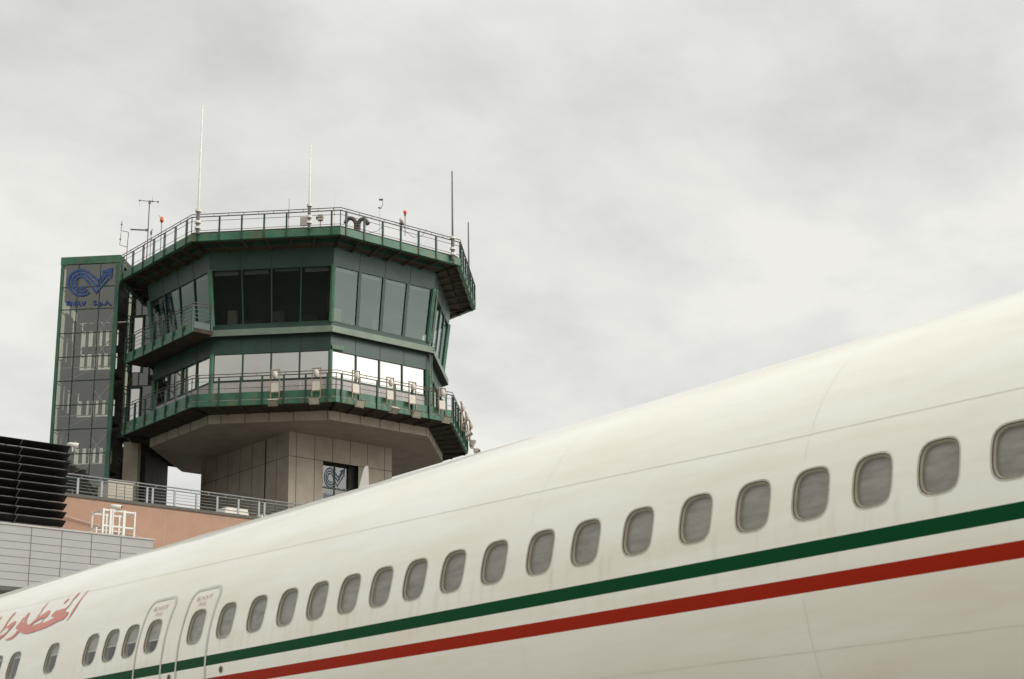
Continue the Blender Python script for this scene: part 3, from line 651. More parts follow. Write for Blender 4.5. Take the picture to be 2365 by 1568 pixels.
# ------------------------------------------------------------------ terrace building (salmon)
YP=58.; ZP=14.62
PB=thing('salmon_building',(34,YP,0),'salmon rendered terminal wall with dark coping below the terrace railing','building')
b=MB(); b.box((10,YP,0),(60,0,0),(0,45,0),(0,0,ZP-.12),'pink'); b.build('wall',PB)
b=MB()
def hj(z,x0=10,x1=70): b.box((x0,YP-.006,z-.012),(x1-x0,0,0),(0,.01,0),(0,0,.024),'pinkj')
zj=onY(250,1165+1,YP).z; zj=onY((610/3.137)/1.26131,(1250+635/3.137)/1.26131,YP).z; hj(zj); hj(zj-2.6); 
for px in (900,1505,2110,300): 
    x=onY((px/3.137)/1.26131,1200,YP).x; b.box((x-.01,YP-.006,0),(.02,0,0),(0,.01,0),(0,0,zj),'pinkj')
b.build('wall_joints',PB)
b=MB(); b.box((10,YP-.06,ZP-.12),(60,0,0),(0,45.1,0),(0,0,.12),'coping'); b.build('coping',PB)
b=MB(); b.quad((10,YP+.35,ZP+.006),(70,YP+.35,ZP+.006),(70,YP+45,ZP+.006),(10,YP+45,ZP+.006),'low_bounce_roofing'); b.build('low_bounce_roofing',PB)  # unseen terrace sheet, added dark to cut bounce light on shaft and soffit
a=onY((610/3.137)/1.26131,(1250+800/3.137)/1.26131,YP-.1); c=onY((985/3.137)/1.26131,(1250+905/3.137)/1.26131,YP-.1)
b=MB(); b.tube([a-(c-a),a,c,c+(c-a)],.025,'pinkj',6); b.build('wall_pipe',PB)
# terrace railing
TR=thing('terrace_railing',(34,YP,ZP),'light steel railing with thin horizontal bars along the salmon terrace edge','railing')
b=MB(); YR=YP+.05
hr=onY(180,1097,YR).z-ZP
for z,r in ((hr,.028),(hr-.12,.022),(hr-.26,.009),(hr-.38,.009),(hr-.50,.009),(hr-.62,.009),(.12,.009)):
    b.tube([(12,YR,ZP+z),(60,YR,ZP+z)],r,'trail',6)
for i in range(60): b.bar((12.2+i*.8,YR,ZP+hr-.12),(12.2+i*.8,YR,ZP+hr),.014,'trail')
b.build('rails',TR)
for px in (338,555,970,1020,1222,1420,1610,1803,1990,2040): # zoom3 columns
    p=onY((120+px/3.1357)/1.26131,(1000+(1190+px*.115)/3.1357)/1.26131,YR); b=MB(); b.box((p.x-.04,YR-.03,ZP),(.08,0,0),(0,.05,0),(0,0,hr-.12),'trail'); b.build('post',TR)
for x in (38.9,40.5,42.1,26.3,24.8): b=MB(); b.box((x-.04,YR-.03,ZP),(.08,0,0),(0,.05,0),(0,0,hr-.12),'trail'); b.build('post',TR)
# terrace objects
def px3(px,py): return ((120+px/3.1357)/1.26131,(1000+py/3.1357)/1.26131)
def boxthing(name,c0,c1,Y,dep,m,label,cat,lid=True):
    a=onY(*px3(*c0),Y); c=onY(*px3(*c1),Y)
    t=thing(name,((a.x+c.x)/2,Y,ZP),label,cat); b=MB(); b.box((a.x,Y,ZP),(c.x-a.x,0,0),(0,dep,0),(0,0,max(.3,a.z-ZP)),m); b.build('body',t)
    b=MB(); b.box((a.x-.03,Y-.03,max(ZP+.3,a.z)),(c.x-a.x+.06,0,0),(0,dep+.06,0),(0,0,.05),m); b.build('lid',t)
    b=MB(); 
    for i in (1,2): x=a.x+(c.x-a.x)*i/3; b.box((x-.01,Y-.008,ZP+.05),(.02,0,0),(0,.01,0),(0,0,a.z-ZP-.1),'joint_or_fill')
    b.build('door_gap',t); return t
boxthing('cabinet',(616,1262),(835,1405),59.2,.9,'beige','beige cabinet on the terrace behind the railing, below the brown stair core','cabinet')
def skyl(c,w,h,label):
    a=onY(*px3(c[0]-w/2,c[1]),60.5); q=onY(*px3(c[0]+w/2,c[1]),60.5); x0,x1=a.x,q.x; z=ZP; H=h
    t=thing('roof_light',((x0+x1)/2,60.5,z),label,'skylight','pale rooflights on the terrace')
    b=MB(); y0,y1=60.5,61.8; e=.25
    b.add([(x0,y0,z),(x1,y0,z),(x1,y1,z),(x0,y1,z),(x0+.5,y0+e,z+H),(x1-.1,y0+e,z+H),(x1-.1,y1-e,z+H),(x0+.5,y1-e,z+H)],[(4,5,6,7),(0,1,5,4),(1,2,6,5),(2,3,7,6),(3,0,4,7)],'floodw'); b.build('dome',t)
    b=MB(); b.box((x0-.05,y0-.05,z),(x1-x0+.1,0,0),(0,y1-y0+.1,0),(0,0,.12),'grey'); b.build('kerb',t)
zA=onY(*px3(1780,1490),60.5).z-ZP
skyl((1780,1500),300,max(.35,zA),'pale sloping rooflight behind the terrace railing, left one of two'); skyl((2090,1530),260,max(.3,zA*.85),'pale sloping rooflight behind the terrace railing, right one of two')
# ------------------------------------------------------------------ grey clad building + louvres
def px5(px,py): return ((px/3.137)/1.26131,(1250+py/3.137)/1.26131)
YG=54.; ZG=onY(*px5(700,925),YG).z; XG=onY(*px5(1400,1040),YG).x; ZG0=onY(*px5(100,1437),YG).z
GB=thing('grey_building',(20,YG,0),'grey panel clad terminal volume at lower left, below the black louvres','building')
b=MB(); b.box((4,YG,ZG0),(XG-4,0,0),(0,YP-YG-.1,0),(0,0,ZG-ZG0-.06),'grey'); b.build('cladding',GB)
b=MB(); b.box((4,YG-.04,ZG-.06),(XG-4+.04,0,0),(0,YP-YG-.02,0),(0,0,.06),'lowpanel'); b.build('coping',GB)
b=MB(); b.box((4,YG+1.0,0),(XG-4-.5,0,0),(0,2.5,0),(0,0,ZG0-.12),'white'); b.build('lower_wall',GB)
b=MB(); b.box((4,YG-.03,ZG0-.14),(XG-4,0,0),(0,YP-YG-.2,0),(0,0,.13),'coping'); b.build('soffit_trim',GB)
b=MB(); z=ZG-.36
while z>ZG0: b.box((4,YG-.005,z-.008),(XG-4,0,0),(0,.01,0),(0,0,.016),'greyj'); z-=.265
for px in (285,565,838,1107): x=onY(*px5(px,1000),YG).x; b.box((x-.012,YG-.007,ZG0),(.024,0,0),(0,.01,0),(0,0,ZG-ZG0-.07),'greyj')
x=onY(*px5(285,1000),YG).x-1.45
while x>5: b.box((x-.012,YG-.007,ZG0),(.024,0,0),(0,.01,0),(0,0,ZG-ZG0-.07),'greyj'); x-=1.45
b.build('cladding_joints',GB)
ZL1=onY(*px5(640,160),YG+.1).z; XL=onY(*px5(640,200),YG+.1).x
LV=thing('louvre_screen',(20,YG,ZG),'black horizontal louvre screen standing on the grey building','louvre')
b=MB(); b.box((4,YG+.75,ZG),(XL-4-.25,0,0),(0,.05,0),(0,0,ZL1-ZG-.1),'black'); b.build('backing',LV)
nb=10; pitch=(ZL1-ZG)/nb
for i in range(nb):
    zt_=ZL1-i*pitch; b=MB()
    # blade: outer edge high, inner edge low; pale lip under the foot of each blade
    x1=XL; o=YG+.05
    b.add([(4,o,zt_),(x1,o,zt_),(x1-.0,o+.30,zt_-pitch*.60),(4,o+.30,zt_-pitch*.60),(4,o+.03,zt_+.02),(x1,o+.03,zt_+.02),(x1,o+.33,zt_-pitch*.58),(4,o+.33,zt_-pitch*.58)],
          [(0,3,2,1),(4,5,6,7),(0,1,5,4),(1,2,6,5),(2,3,7,6),(3,0,4,7)],'black')
    b.box((4,o+.292,zt_-pitch*.88),(x1-4-.04,0,0),(0,.012,0),(0,0,pitch*.25),'lip')
    b.box((4,o+.305,zt_-pitch*.88),(x1-4-.02,0,0),(0,.30,0),(0,0,.02),'lip')
    b.build('blade',LV)
b=MB()
for px in (165,): 
    x=onY(*px5(px,300),YG+.3).x
    for i in range(nb): zt_=ZL1-i*pitch; b.bar((x,YG+.03,zt_-.01),(x,YG+.34,zt_-pitch*.74),.03,'lip')
x=6
while x<XL: b.box((x,YG+.64,ZG),(.08,0,0),(0,.08,0),(0,0,ZL1-ZG-.1),'black'); x+=2.4
b.build('bracket',LV)
def cctv(p,label,h,post=None):
    t=thing('security_camera',p,label,'camera','white security cameras on the lower buildings')
    p=Vector(p); ORG[t.name]=p
    d=Vector((.72,-.62,-.12)).normalized()
    b=MB(); b.tube([p-d*.2,p-d*.1,p+d*.2,p+d*.22],[.05,.085,.085,.07],'white',10); b.build('housing',t,smooth=True)
    b=MB(); b.tube([p+d*.205,p+d*.226],.062,'black',10); b.build('lens',t)
    b=MB(); b.tube([p-Vector((0,0,.08)),p-Vector((0,0,h))],.03,'white',6); b.build('arm',t)
cctv(onY(*px5(665,143),YG+.3),'white security camera on the right end of the black louvre screen',.25)
YC=55.0
cctv(onY(*px5(1056,708),YC),'white security camera on the post of the white roof guard rail',.22)
# white guard rail on grey roof
GR=thing('roof_guard_rail',(onY(*px5(1090,950),YC).x,YC,ZG),'white tubular guard rail frame on the grey roof in front of the salmon wall','railing')
b=MB(); xa,xb=onY(*px5(942,800),YC).x,onY(*px5(1232,800),YC).x
zt_=onY(*px5(1090,752),YC).z; zm=onY(*px5(1090,895),YC).z; yb=YC+.9
for z in (zt_,zm):
    b.bar((xa,YC,z),(xb,YC,z),.06,'white'); b.bar((xa,yb,z),(xb,yb,z),.05,'white'); b.bar((xa,YC,z),(xa,yb,z),.05,'white'); b.bar((xb,YC,z),(xb,yb,z),.05,'white')
b.build('rails',GR)
for (x,y,w) in ((xa,YC,.07),(onY(*px5(1008,850),YC).x,YC,.11),(onY(*px5(1025,850),YC).x,YC-.02,.07),(onY(*px5(1130,850),YC).x,YC,.10),(xb,YC,.06),(onY(*px5(1072,850),YC).x,yb,.07),(onY(*px5(1190,850),YC).x,yb,.07),(xa,yb,.06)):
    b=MB(); b.box((x-w/2,y-w/2,ZG),(w,0,0),(0,w,0),(0,0,zt_-ZG+.05),'white'); b.build('post',GR)
p=onY(*px5(880,900),YC); b=MB(); b.cbox((p.x,YC,ZG+.2),(.05,0,0),(0,.05,0),(0,0,.4),'white'); b.cbox((p.x,YC,ZG+.02),(.12,0,0),(0,.12,0),(0,0,.04),'white'); tag(b.build('vent_stub',None,org=(p.x,YC,ZG)),'short white stub post on the grey roof left of the white guard rail','post')
# ------------------------------------------------------------------ airliner
FX,FZ,FR=9.84008,3.21622,1.88
def cyl(y,th,r=FR): a=R_(th); return Vector((FX-r*math.cos(a),y,FZ+r*math.sin(a)))
def hit(px,py,R=FR):
    d=ray(px,py); ox,oz=-FX,CAMZ-FZ; A=d.x*d.x+d.z*d.z; B=2*(ox*d.x+oz*d.z); C=ox*ox+oz*oz-R*R
    t=(-B-math.sqrt(max(0,B*B-4*A*C)))/2/A; P=CO+d*t
    return P.y,math.degrees(math.atan2(P.z-FZ,-(P.x-FX)))
AP=thing('airliner',(FX,12,0),'white passenger jet with green and red stripes, its fuselage filling the lower foreground','airplane')
srcw=[(2944,1322),(2738.2,1364.6),(2544.4,1405.5),(2364.4,1441),(2195.5,1478.1),(2028.5,1512.4),(1860.6,1548),(1707.9,1580.5),(1575.7,1608.1),(1441.4,1637.3),(1320.9,1661.8),(1210.1,1685.9),(1111.6,1706.6),(1017.8,1727.4),(925.6,1747.7),(836.8,1767.5),(748.8,1785.3),(659.5,1804.6),(572.1,1825.5),(444.6,1853.6),(379.5,1867.5),(321.7,1880.3),(263.4,1892.7),(148.9,1917.9),(37,1943)]
TH=13.1; WY=[hit(x/1.26131,y/1.26131)[0] for x,y in srcw]
WY[0]=WY[1]-.508
WY.append(WY[-1]+.508); 
HW,HT=.145,5.35   # half width (m), half height (deg)
B0,B1=TH-7.2,TH+7.2
thside=[B0+(B1-B0)*i/8 for i in range(9)]
b=MB(); nrm=[]
def addv(y,th,r=FR): b.v.append(cyl(y,th,r)); a=R_(th); nrm.append(Vector((-math.cos(a),0,math.sin(a)))); return len(b.v)-1
ks,kg,kr=b.mi('skin'),b.mi('sgreen'),b.mi('sred')
def face_(ids,k): b.f.append(ids); b.m.append(k)
ys=[-10]+[ (WY[i]+WY[i+1])/2 for i in range(len(WY)-1)]+[29]
ys[0]=-10
# window cells
bounds=[WY[0]-.26]+[(WY[i]+WY[i+1])/2 for i in range(len(WY)-1)]+[WY[-1]+.26]
P_=3.4
for i,wy in enumerate(WY):
    y0,y1=bounds[i],bounds[i+1]
    outer=[]
    outer+=[(y0,t) for t in thside]                                # up the aft side
    outer+=[(y0+(y1-y0)*k/6,B1) for k in range(1,6)]
    outer+=[(y1,t) for t in thside[::-1]]
    outer+=[(y1-(y1-y0)*k/6,B0) for k in range(1,6)]
    oi=[addv(*p) for p in outer]; ii=[]
    for (y,t) in outer:
        u,v=(y-wy)/(.254),(t-TH)/7.2; a=math.atan2(v,u)
        cu,sv=math.cos(a),math.sin(a); rr=(abs(cu)**P_+abs(sv)**P_)**(-1/P_)
        ii.append(addv(wy+HW*rr*cu,TH+HT*rr*sv))
    n=len(outer)
    for k in range(n): face_([oi[k],oi[(k+1)%n],ii[(k+1)%n],ii[k]],ks)
# plain skin rows
def rows(ths,y0,y1,kfun):
    for a,c in zip(ths,ths[1:]):
        q=[addv(y0,a),addv(y1,a),addv(y1,c),addv(y0,c)]; face_(q[::-1] if False else [q[0],q[3],q[2],q[1]],kfun((a+c)/2))
for (y0,y1) in ((-10,bounds[0]),(bounds[-1],29)): rows(thside,y0,y1,lambda t:ks)
G0,G1,D0,D1=.55,3.5,-6.0,-3.05
low=[B0,G1,G0,D1,D0]; low=low[::-1]
def kf(t): return kg if G0<t<G1 else kr if D0<t<D1 else ks
uppers=[B1+(180-B1)*i/40 for i in range(41)]; lowers=[-180+(D0+180)*i/48 for i in range(49)]
for seg in ((-10,5),(5,14),(14,29)):
    rows(low,*seg,kf); rows(uppers,*seg,lambda t:ks); rows(lowers,*seg,lambda t:ks)
# tapered nose and tail so the hull is closed
def loft(prof):
    pr=[]
    for (y,r,dz) in prof:
        ring_=[]
        for j in range(73):
            a=R_(-180+5*j); b.v.append(Vector((FX-r*math.cos(a),y,FZ+dz+r*math.sin(a)))); nrm.append(Vector((-math.cos(a),0,math.sin(a)))); ring_.append(len(b.v)-1)
        pr.append(ring_)
    for p,q in zip(pr,pr[1:]):
        for j in range(72): face_([p[j],p[j+1],q[j+1],q[j]],ks)
loft([(29,1.88,0),(30.5,1.82,-.03),(32,1.6,-.12),(33,1.2,-.3),(33.6,.7,-.5),(33.9,.2,-.6)])
loft([(-22,.4,1.0),(-18,1.1,.6),(-14,1.6,.2),(-10,1.88,0)])
for i,f in enumerate(b.f):
    v=[b.v[j] for j in f]; c=sum(v,Vector())/len(v)
    if (v[1]-v[0]).cross(v[-1]-v[0]).dot(Vector((c.x-FX,0,c.z-FZ)))<0: b.f[i]=f[::-1]
fus=b.build('fuselage',AP)
me=fus.data
me.normals_split_custom_set_from_vertices([tuple(n_) for n_ in nrm])
for p in me.polygons: p.use_smooth=True
# fill of the normals: make the outside face outward
# window parts
def superloop(wy,hw,ht,r,n=40,p=P_):
    out=[]
    for k in range(n):
        a=2*math.pi*k/n; cu,sv=math.cos(a),math.sin(a); rr=(abs(cu)**p+abs(sv)**p)**(-1/p); out.append(cyl(wy+hw*rr*cu,TH+ht*rr*sv,r))
    return out
def loopband(b,A,Bq,m):
    n=len(A); o=len(b.v); b.v+=A+Bq; k=b.mi(m)
    for i in range(n): b.f.append([o+i,o+(i+1)%n,o+n+(i+1)%n,o+n+i]); b.m.append(k)
open_frac={}
fr_open=[.0]*len(WY)
for idx,v in {17:.10,18:.10,19:.42,20:.50,21:.52,22:.50,23:.66,24:.86,25:.9}.items(): fr_open[idx]=v
for i,wy in enumerate(WY):
    b=MB(); L=superloop(wy,HW*.88,HT*.905,FR-.020); 
    for k in range(1,12):
        pass
    n_=len(L); C0=cyl(wy,TH,FR-.018); nrm0=Vector((-math.cos(R_(TH)),0,math.sin(R_(TH))))
    L=[p-nrm0*((p-C0).dot(nrm0)+.002) for p in L]; b.add(L[::-1],[tuple(range(len(L)))],M['pane']); w=b.build('window',AP)
    b=MB()
    loopband(b,superloop(wy,HW*1.05,HT*1.04,FR+.002),superloop(wy,HW*.975,HT*.98,FR-.005),'sealdark')
    loopband(b,superloop(wy,HW*.975,HT*.98,FR-.005),superloop(wy,HW*.945,HT*.96,FR-.006),'sealdark')
    loopband(b,superloop(wy,HW*.945,HT*.96,FR-.006),superloop(wy,HW*.87,HT*.90,FR-.016),'frame')
    loopband(b,superloop(wy,HW*.87,HT*.90,FR-.016),superloop(wy,HW*.86,HT*.89,FR-.06),'frame')
    b.build('frame',w,smooth=True)
    fo=fr_open[i]; b=MB(); zlo=TH-HT+2*HT*fo*.98; yn=12
    top=TH+HT*1.02
    for k in range(6):
        a,c=zlo+(top-zlo)*k/6,zlo+(top-zlo)*(k+1)/6
        b.quad(cyl(wy-HW,a,FR-.036),cyl(wy+HW,a,FR-.036),cyl(wy+HW,c,FR-.036),cyl(wy-HW,c,FR-.036),'shade')
    if fo: b.quad(cyl(wy-HW,zlo-.25,FR-.034),cyl(wy+HW,zlo-.25,FR-.034),cyl(wy+HW,zlo+.2,FR-.034),cyl(wy-HW,zlo+.2,FR-.034),'frame2')
    b.build('shade',w)
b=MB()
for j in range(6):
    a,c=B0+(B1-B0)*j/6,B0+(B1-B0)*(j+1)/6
    b.quad(cyl(bounds[0],a,FR-.13),cyl(bounds[-1],a,FR-.13),cyl(bounds[-1],c,FR-.13),cyl(bounds[0],c,FR-.13),'cabindark')
b.build('dark_cabin_backing',AP)  # dark sheet stands in for the unlit cabin behind the windows
# skin decals: strips and polygons laid 3 mm proud
def strip(b,pts,w,m,r=FR+.003):
    """pts (y,theta deg); w metres"""
    k=180/math.pi/FR
    P=[]
    for (p,q) in zip(pts,pts[1:]):
        n=max(1,int(max(abs(q[0]-p[0])/.8,abs(q[1]-p[1])/1.2))); P+=[(p[0]+(q[0]-p[0])*i/n,p[1]+(q[1]-p[1])*i/n) for i in range(n)]
    P.append(pts[-1]); L=[];Rr=[]
    for i,p in enumerate(P):
        a=P[max(0,i-1)]; c=P[min(len(P)-1,i+1)]; d=Vector((c[0]-a[0],(c[1]-a[1])/k)).normalized(); n=Vector((-d.y,d.x))*w/2
        L.append(cyl(p[0]+n.x,p[1]+n.y*k,r)); Rr.append(cyl(p[0]-n.x,p[1]-n.y*k,r))
    for i in range(len(P)-1): b.quad(L[i],L[i+1],Rr[i+1],Rr[i],m)
b=MB()
for s0,s1,w in (((-6,19),(29,51),.006),):
    pass
sm=[hit(2365,900),hit(1744,1035),hit(1350,1115),hit(600,1277)]
sl=(sm[3][1]-sm[0][1])/(sm[3][0]-sm[0][0])
strip(b,[(-8,sm[0][1]+sl*(-8-sm[0][0]))]+sm+[(26,sm[3][1]+sl*(26-sm[3][0]))],.0045,'seam')

b.build('skin_seams',AP)
for th_,n_ in ((-17,1),):
    b=MB(); strip(b,[(-8,th_),(29,th_)],.004,'seam2'); b.build('lap_joint',AP)
for y in (1.4,4.0,6.6,9.3,12.2,16.3,18.6,21.3):
    b=MB(); strip(b,[(y,20.6),(y,88)],.0028,'seam2'); strip(b,[(y,-40),(y,-7)],.0028,'seam2'); b.build('butt_joint',AP)
AP.rotation_euler.x=R_(-.12)
# emergency exits
def exit_(yc,lab):
    hw=.285; top=25.6; bot=-9; k=180/math.pi/FR
    b=MB(); pts=[(yc-hw,bot),(yc-hw,top-.12*k)]
    for i in range(1,6): a=R_(90*i/6); pts.append((yc-hw+.12*(1-math.cos(a)),top-.12*k*(1-math.sin(a))))
    for i in range(0,7): a=R_(90*i/6); pts.append((yc+hw-.12*(1-math.sin(a)),top-.12*k*(1-math.cos(a))))
    pts.append((yc+hw,bot))
    strip(b,pts,.032,'frame2'); o=b.build('emergency_exit',AP); o['label']=lab
    b=MB(); strip(b,[(p[0]+(.012 if p[0]<yc else -.012),p[1]-.3) for p in pts],.006,'seam',FR+.0045); b.build('door_gap',o)
    b=MB(); th0=TH+HT+3.1
    def to3(x,y): return cyl(yc-.0-(x-.5)*.30,th0+1.6-y*3.4,FR+.005)
    wording(b,'EXIT',to3,0,1,.42,.40,'textfaint',.0); wording(b,'PULL',to3,.25,.75,1.0,.38,'textfaint',.0)
    b.build('lettering',o)
e1=(WY[18],'emergency exit outline nearer the viewer'); e2=(WY[19],'emergency exit outline farther forward')
exit_(*e1); exit_(*e2)
for (px,py) in ((511,1545),(391,1564)):
    y,th=hit(px,py); b=MB(); n=16
    b.add([cyl(y+.034*math.cos(2*math.pi*i/n),th+.034*math.sin(2*math.pi*i/n)*180/math.pi/FR,FR+.004) for i in range(n)],[tuple(range(n))],'frame')
    b.add([cyl(y+.026*math.cos(2*math.pi*i/n),th+.026*math.sin(2*math.pi*i/n)*180/math.pi/FR,FR+.006) for i in range(n)],[tuple(range(n))],'sealdark')
    b.build('drain_port',AP)
# red Arabic lettering (traced, laid on the hull as paint)
polys=[
 [(2180,190),(2100,260),(2010,360),(1930,460),(1850,570),(1790,660),(1720,780),(1670,870),(1610,960),(1640,940),(1700,860),(1770,760),(1850,640),(1930,500),(2010,390),(2090,290)],
 [(1940,265),(1900,290),(1840,355),(1780,420),(1730,500),(1670,580),(1600,645),(1440,695),(1370,705),(1310,760),(1250,830),(1250,850),(1300,850),(1330,880),(1240,920),(1150,965),(1080,995),(1030,990),(1030,965),(1080,900),(1150,840),(1210,770),(1225,700),(1170,710),(1100,760),(1000,825),(905,880),(840,940),(740,1030),(680,1055),(650,1000),(650,930),(690,850),(740,745),(690,770),(640,830),(590,900),(600,950),(590,980),(500,980),(450,1040),(400,1100),(400,1140),(450,1160),(480,1165),(480,1210),(560,1245),(650,1260),(780,1235),(920,1185),(1080,1130),(1250,1050),(1400,970),(1530,925),(1600,860),(1675,750),(1620,740),(1580,715),(1600,680),(1650,630),(1700,580),(1750,500),(1800,430),(1860,370),(1910,320)],
 [(1690,410),(1650,425),(1600,470),(1550,520),(1550,550),(1610,500),(1660,450)],
 [(1200,480),(1160,515),(1100,585),(1030,665),(990,745),(900,860),(930,850),(990,770),(1040,690),(1090,620),(1150,550)],
 [(590,860),(540,930),(500,990),(530,990),(560,940),(590,890)],
 [(400,720),(350,765),(290,830),(210,930),(150,1030),(90,1130),(20,1220),(-40,1280),(0,1260),(80,1180),(150,1110),(210,1110),(220,1150),(180,1210),(110,1270),(0,1310),(-60,1330),(-60,1440),(30,1380),(130,1300),(220,1200),(300,1110),(370,1030),(410,955),(350,970),(270,1020),(200,1080),(140,1100),(180,1030),(240,930),(310,850),(370,780)],
 [(480,1165),(430,1190),(370,1260),(310,1320),(230,1360),(140,1410),(180,1420),(260,1405),(340,1360),(410,1290),(480,1210)],
 [(70,830),(30,860),(-30,930),(-30,960),(20,910)],
]
holes2=[[(1080,880),(1000,900),(900,960),(820,1010),(760,1060),(770,1075),(860,1050),(960,1010),(1010,990),(1020,950)]]
def decal(b,poly,m,hole=None):
    bm=bmesh.new(); vs=[bm.verts.new((x,-y,0)) for x,y in poly]; es=[bm.edges.new((vs[i],vs[(i+1)%len(vs)])) for i in range(len(vs))]
    if hole:
        hs=[bm.verts.new((x,-y,0)) for x,y in hole]; es+=[bm.edges.new((hs[i],hs[(i+1)%len(hs)])) for i in range(len(hs))]
    bmesh.ops.triangle_fill(bm,edges=es,use_beauty=True)
    for _ in range(3): 
        le=[e for e in bm.edges if e.calc_length()>90]
        if le: bmesh.ops.subdivide_edges(bm,edges=le,cuts=1); bmesh.ops.triangulate(bm,faces=bm.faces[:])
    bm.verts.index_update(); V=[]
    for v in bm.verts:
        px,py=(0+v.co.x/8.2536)/1.26131,(1690-v.co.y/8.2536)/1.26131; y,th=hit(px,py); V.append(cyl(y,th,FR+.006))
    b.add(V,[tuple(v.index for v in f.verts) for f in bm.faces],m); bm.free()
b=MB()
for i,p in enumerate(polys): decal(b,p,'textred',holes2[0] if i==1 else None)
b.build('lettering',AP)
# blade antennas on the crown
def blade(y,h,c,lab,rake=.12):
    b=MB(); z0=FZ+FR-.03; w=.02; ds=[(0,c,w),(.5,c*.66,w*.8),(.93,c*.34,w*.5),(1,c*.20,w*.2)]
    rings=[]
    for (f,ch,tk) in ds:
        y0=y-rake*h*f*2; rings.append([Vector((FX,y0+ch/2,z0+h*f)),Vector((FX-tk,y0+ch*.1,z0+h*f)),Vector((FX,y0-ch/2,z0+h*f)),Vector((FX+tk,y0+ch*.1,z0+h*f))])
    V=[p for r in rings for p in r]; F=[]
    for j in range(3):
        for i in range(4): F.append((j*4+i,j*4+(i+1)%4,(j+1)*4+(i+1)%4,(j+1)*4+i))
    F.append((12,13,14,15)); b.add(V,F,'white'); o=b.build('blade_antenna',AP); o['label']=lab
pA=onX(838,1120,FX); hA=onX(848,1075,FX).z-(FZ+FR); blade(pA.y,hA+.03,.26,'tall white fin on the fuselage crown in front of the tower window',.10)
pB=onX(205,1312,FX); hB=onX(205,1303,FX).z-(FZ+FR); blade(pB.y,max(.1,hB+.03),.2,'small white stub on the fuselage crown in front of the grey building',.1)
# ------------------------------------------------------------------ sky and sun
SUNH,SUNE=R_(152),R_(31)
w=bpy.data.worlds.new('World'); scn.world=w; w.use_nodes=True; nt=w.node_tree; N=nt.nodes; L=nt.links
bg=N['Background']; tc=N.new('ShaderNodeTexCoord')
sky=N.new('ShaderNodeTexSky'); sky.sky_type='NISHITA'; sky.sun_disc=False; sky.sun_elevation=SUNE; sky.sun_rotation=SUNH
def math_(op,a,b_=None,clamp=False):
    n=N.new('ShaderNodeMath'); n.operation=op; n.use_clamp=clamp
    for i,v in enumerate((a,b_)):
        if v is None: continue
        if isinstance(v,(int,float)): n.inputs[i].default_value=v
        else: L.new(v,n.inputs[i])
    return n.outputs[0]
nrmz=N.new('ShaderNodeVectorMath'); nrmz.operation='NORMALIZE'; L.new(tc.outputs['Generated'],nrmz.inputs[0])
sep=N.new('ShaderNodeSeparateXYZ'); L.new(nrmz.outputs[0],sep.inputs[0])
# cloud layer seen in perspective: direction divided by height
den=math_('ADD',math_('MAXIMUM',sep.outputs['Z'],0.0),.28)
cmb=N.new('ShaderNodeCombineXYZ'); L.new(math_('DIVIDE',sep.outputs['X'],den),cmb.inputs[0]); L.new(math_('DIVIDE',sep.outputs['Y'],den),cmb.inputs[1])
mp=N.new('ShaderNodeMapping'); mp.inputs['Rotation'].default_value=(0,0,R_(-13)); mp.inputs['Scale'].default_value=(1,1.15,1); mp.inputs['Location'].default_value=(5.3,3.9,0); L.new(cmb.outputs[0],mp.inputs[0])
n1=N.new('ShaderNodeTexNoise'); n1.inputs['Scale'].default_value=2.3; n1.inputs['Detail'].default_value=7; n1.inputs['Roughness'].default_value=.52; n1.inputs['Distortion'].default_value=.15; L.new(mp.outputs[0],n1.inputs['Vector'])
cr=N.new('ShaderNodeValToRGB'); e=cr.color_ramp.elements
e[0].position=.26; e[0].color=(.58,.577,.55,1); e[1].position=.62; e[1].color=(.85,.84,.78,1)
m_=cr.color_ramp.elements.new(.50); m_.color=(.755,.75,.71,1)
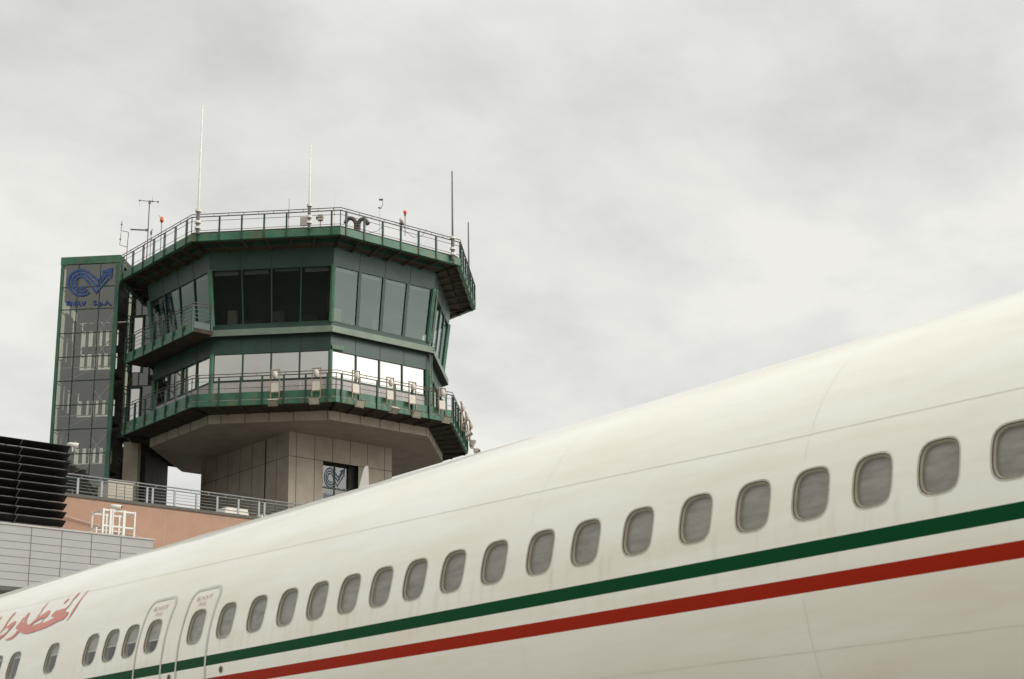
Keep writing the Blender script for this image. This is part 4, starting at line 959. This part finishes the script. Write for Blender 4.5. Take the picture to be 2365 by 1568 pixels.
n2_=N.new('ShaderNodeTexNoise'); n2_.inputs['Scale'].default_value=8.5; n2_.inputs['Detail'].default_value=8; n2_.inputs['Roughness'].default_value=.62; L.new(mp.outputs[0],n2_.inputs['Vector'])
L.new(math_('ADD',n1.outputs['Fac'],math_('MULTIPLY',math_('SUBTRACT',n2_.outputs['Fac'],.5),.30)),cr.inputs['Fac'])
# overcast sky brighter overhead and round the veiled sun
zen=math_('MULTIPLY',math_('POWER',math_('MAXIMUM',math_('SUBTRACT',sep.outputs['Z'],.45),0.0),1.0),1.35)
sd=(math.sin(SUNH)*math.cos(SUNE),math.cos(SUNH)*math.cos(SUNE),math.sin(SUNE))
dt=N.new('ShaderNodeVectorMath'); dt.operation='DOT_PRODUCT'; L.new(nrmz.outputs[0],dt.inputs[0]); dt.inputs[1].default_value=sd
glo=math_('MULTIPLY',math_('POWER',math_('MAXIMUM',dt.outputs['Value'],0.0),6.0),2.6)
gain=math_('ADD',math_('ADD',zen,glo),1.0)
vm=N.new('ShaderNodeVectorMath'); vm.operation='SCALE'; L.new(cr.outputs[0],vm.inputs[0]); L.new(gain,vm.inputs['Scale'])
sk=N.new('ShaderNodeVectorMath'); sk.operation='SCALE'; L.new(sky.outputs[0],sk.inputs[0]); sk.inputs['Scale'].default_value=.1
mx=N.new('ShaderNodeMix'); mx.data_type='RGBA'; mx.inputs['Factor'].default_value=.93; L.new(sk.outputs[0],mx.inputs['A']); L.new(vm.outputs[0],mx.inputs['B'])
L.new(mx.outputs['Result'],bg.inputs['Color']); bg.inputs['Strength'].default_value=1.0
sn=bpy.data.lights.new('sun','SUN'); sn.energy=1.1; sn.angle=R_(25); sn.color=(1,.96,.9); so=bpy.data.objects.new('sun',sn); COL.objects.link(so)
so.rotation_euler=Vector(sd).to_track_quat('Z','Y').to_euler()
# ------------------------------------------------------------------ render settings
scn.view_settings.view_transform='Standard'; scn.view_settings.look='None'; scn.view_settings.exposure=.1; scn.view_settings.gamma=1
scn.render.engine='CYCLES'
scn.render.resolution_x=1024; scn.render.resolution_y=679
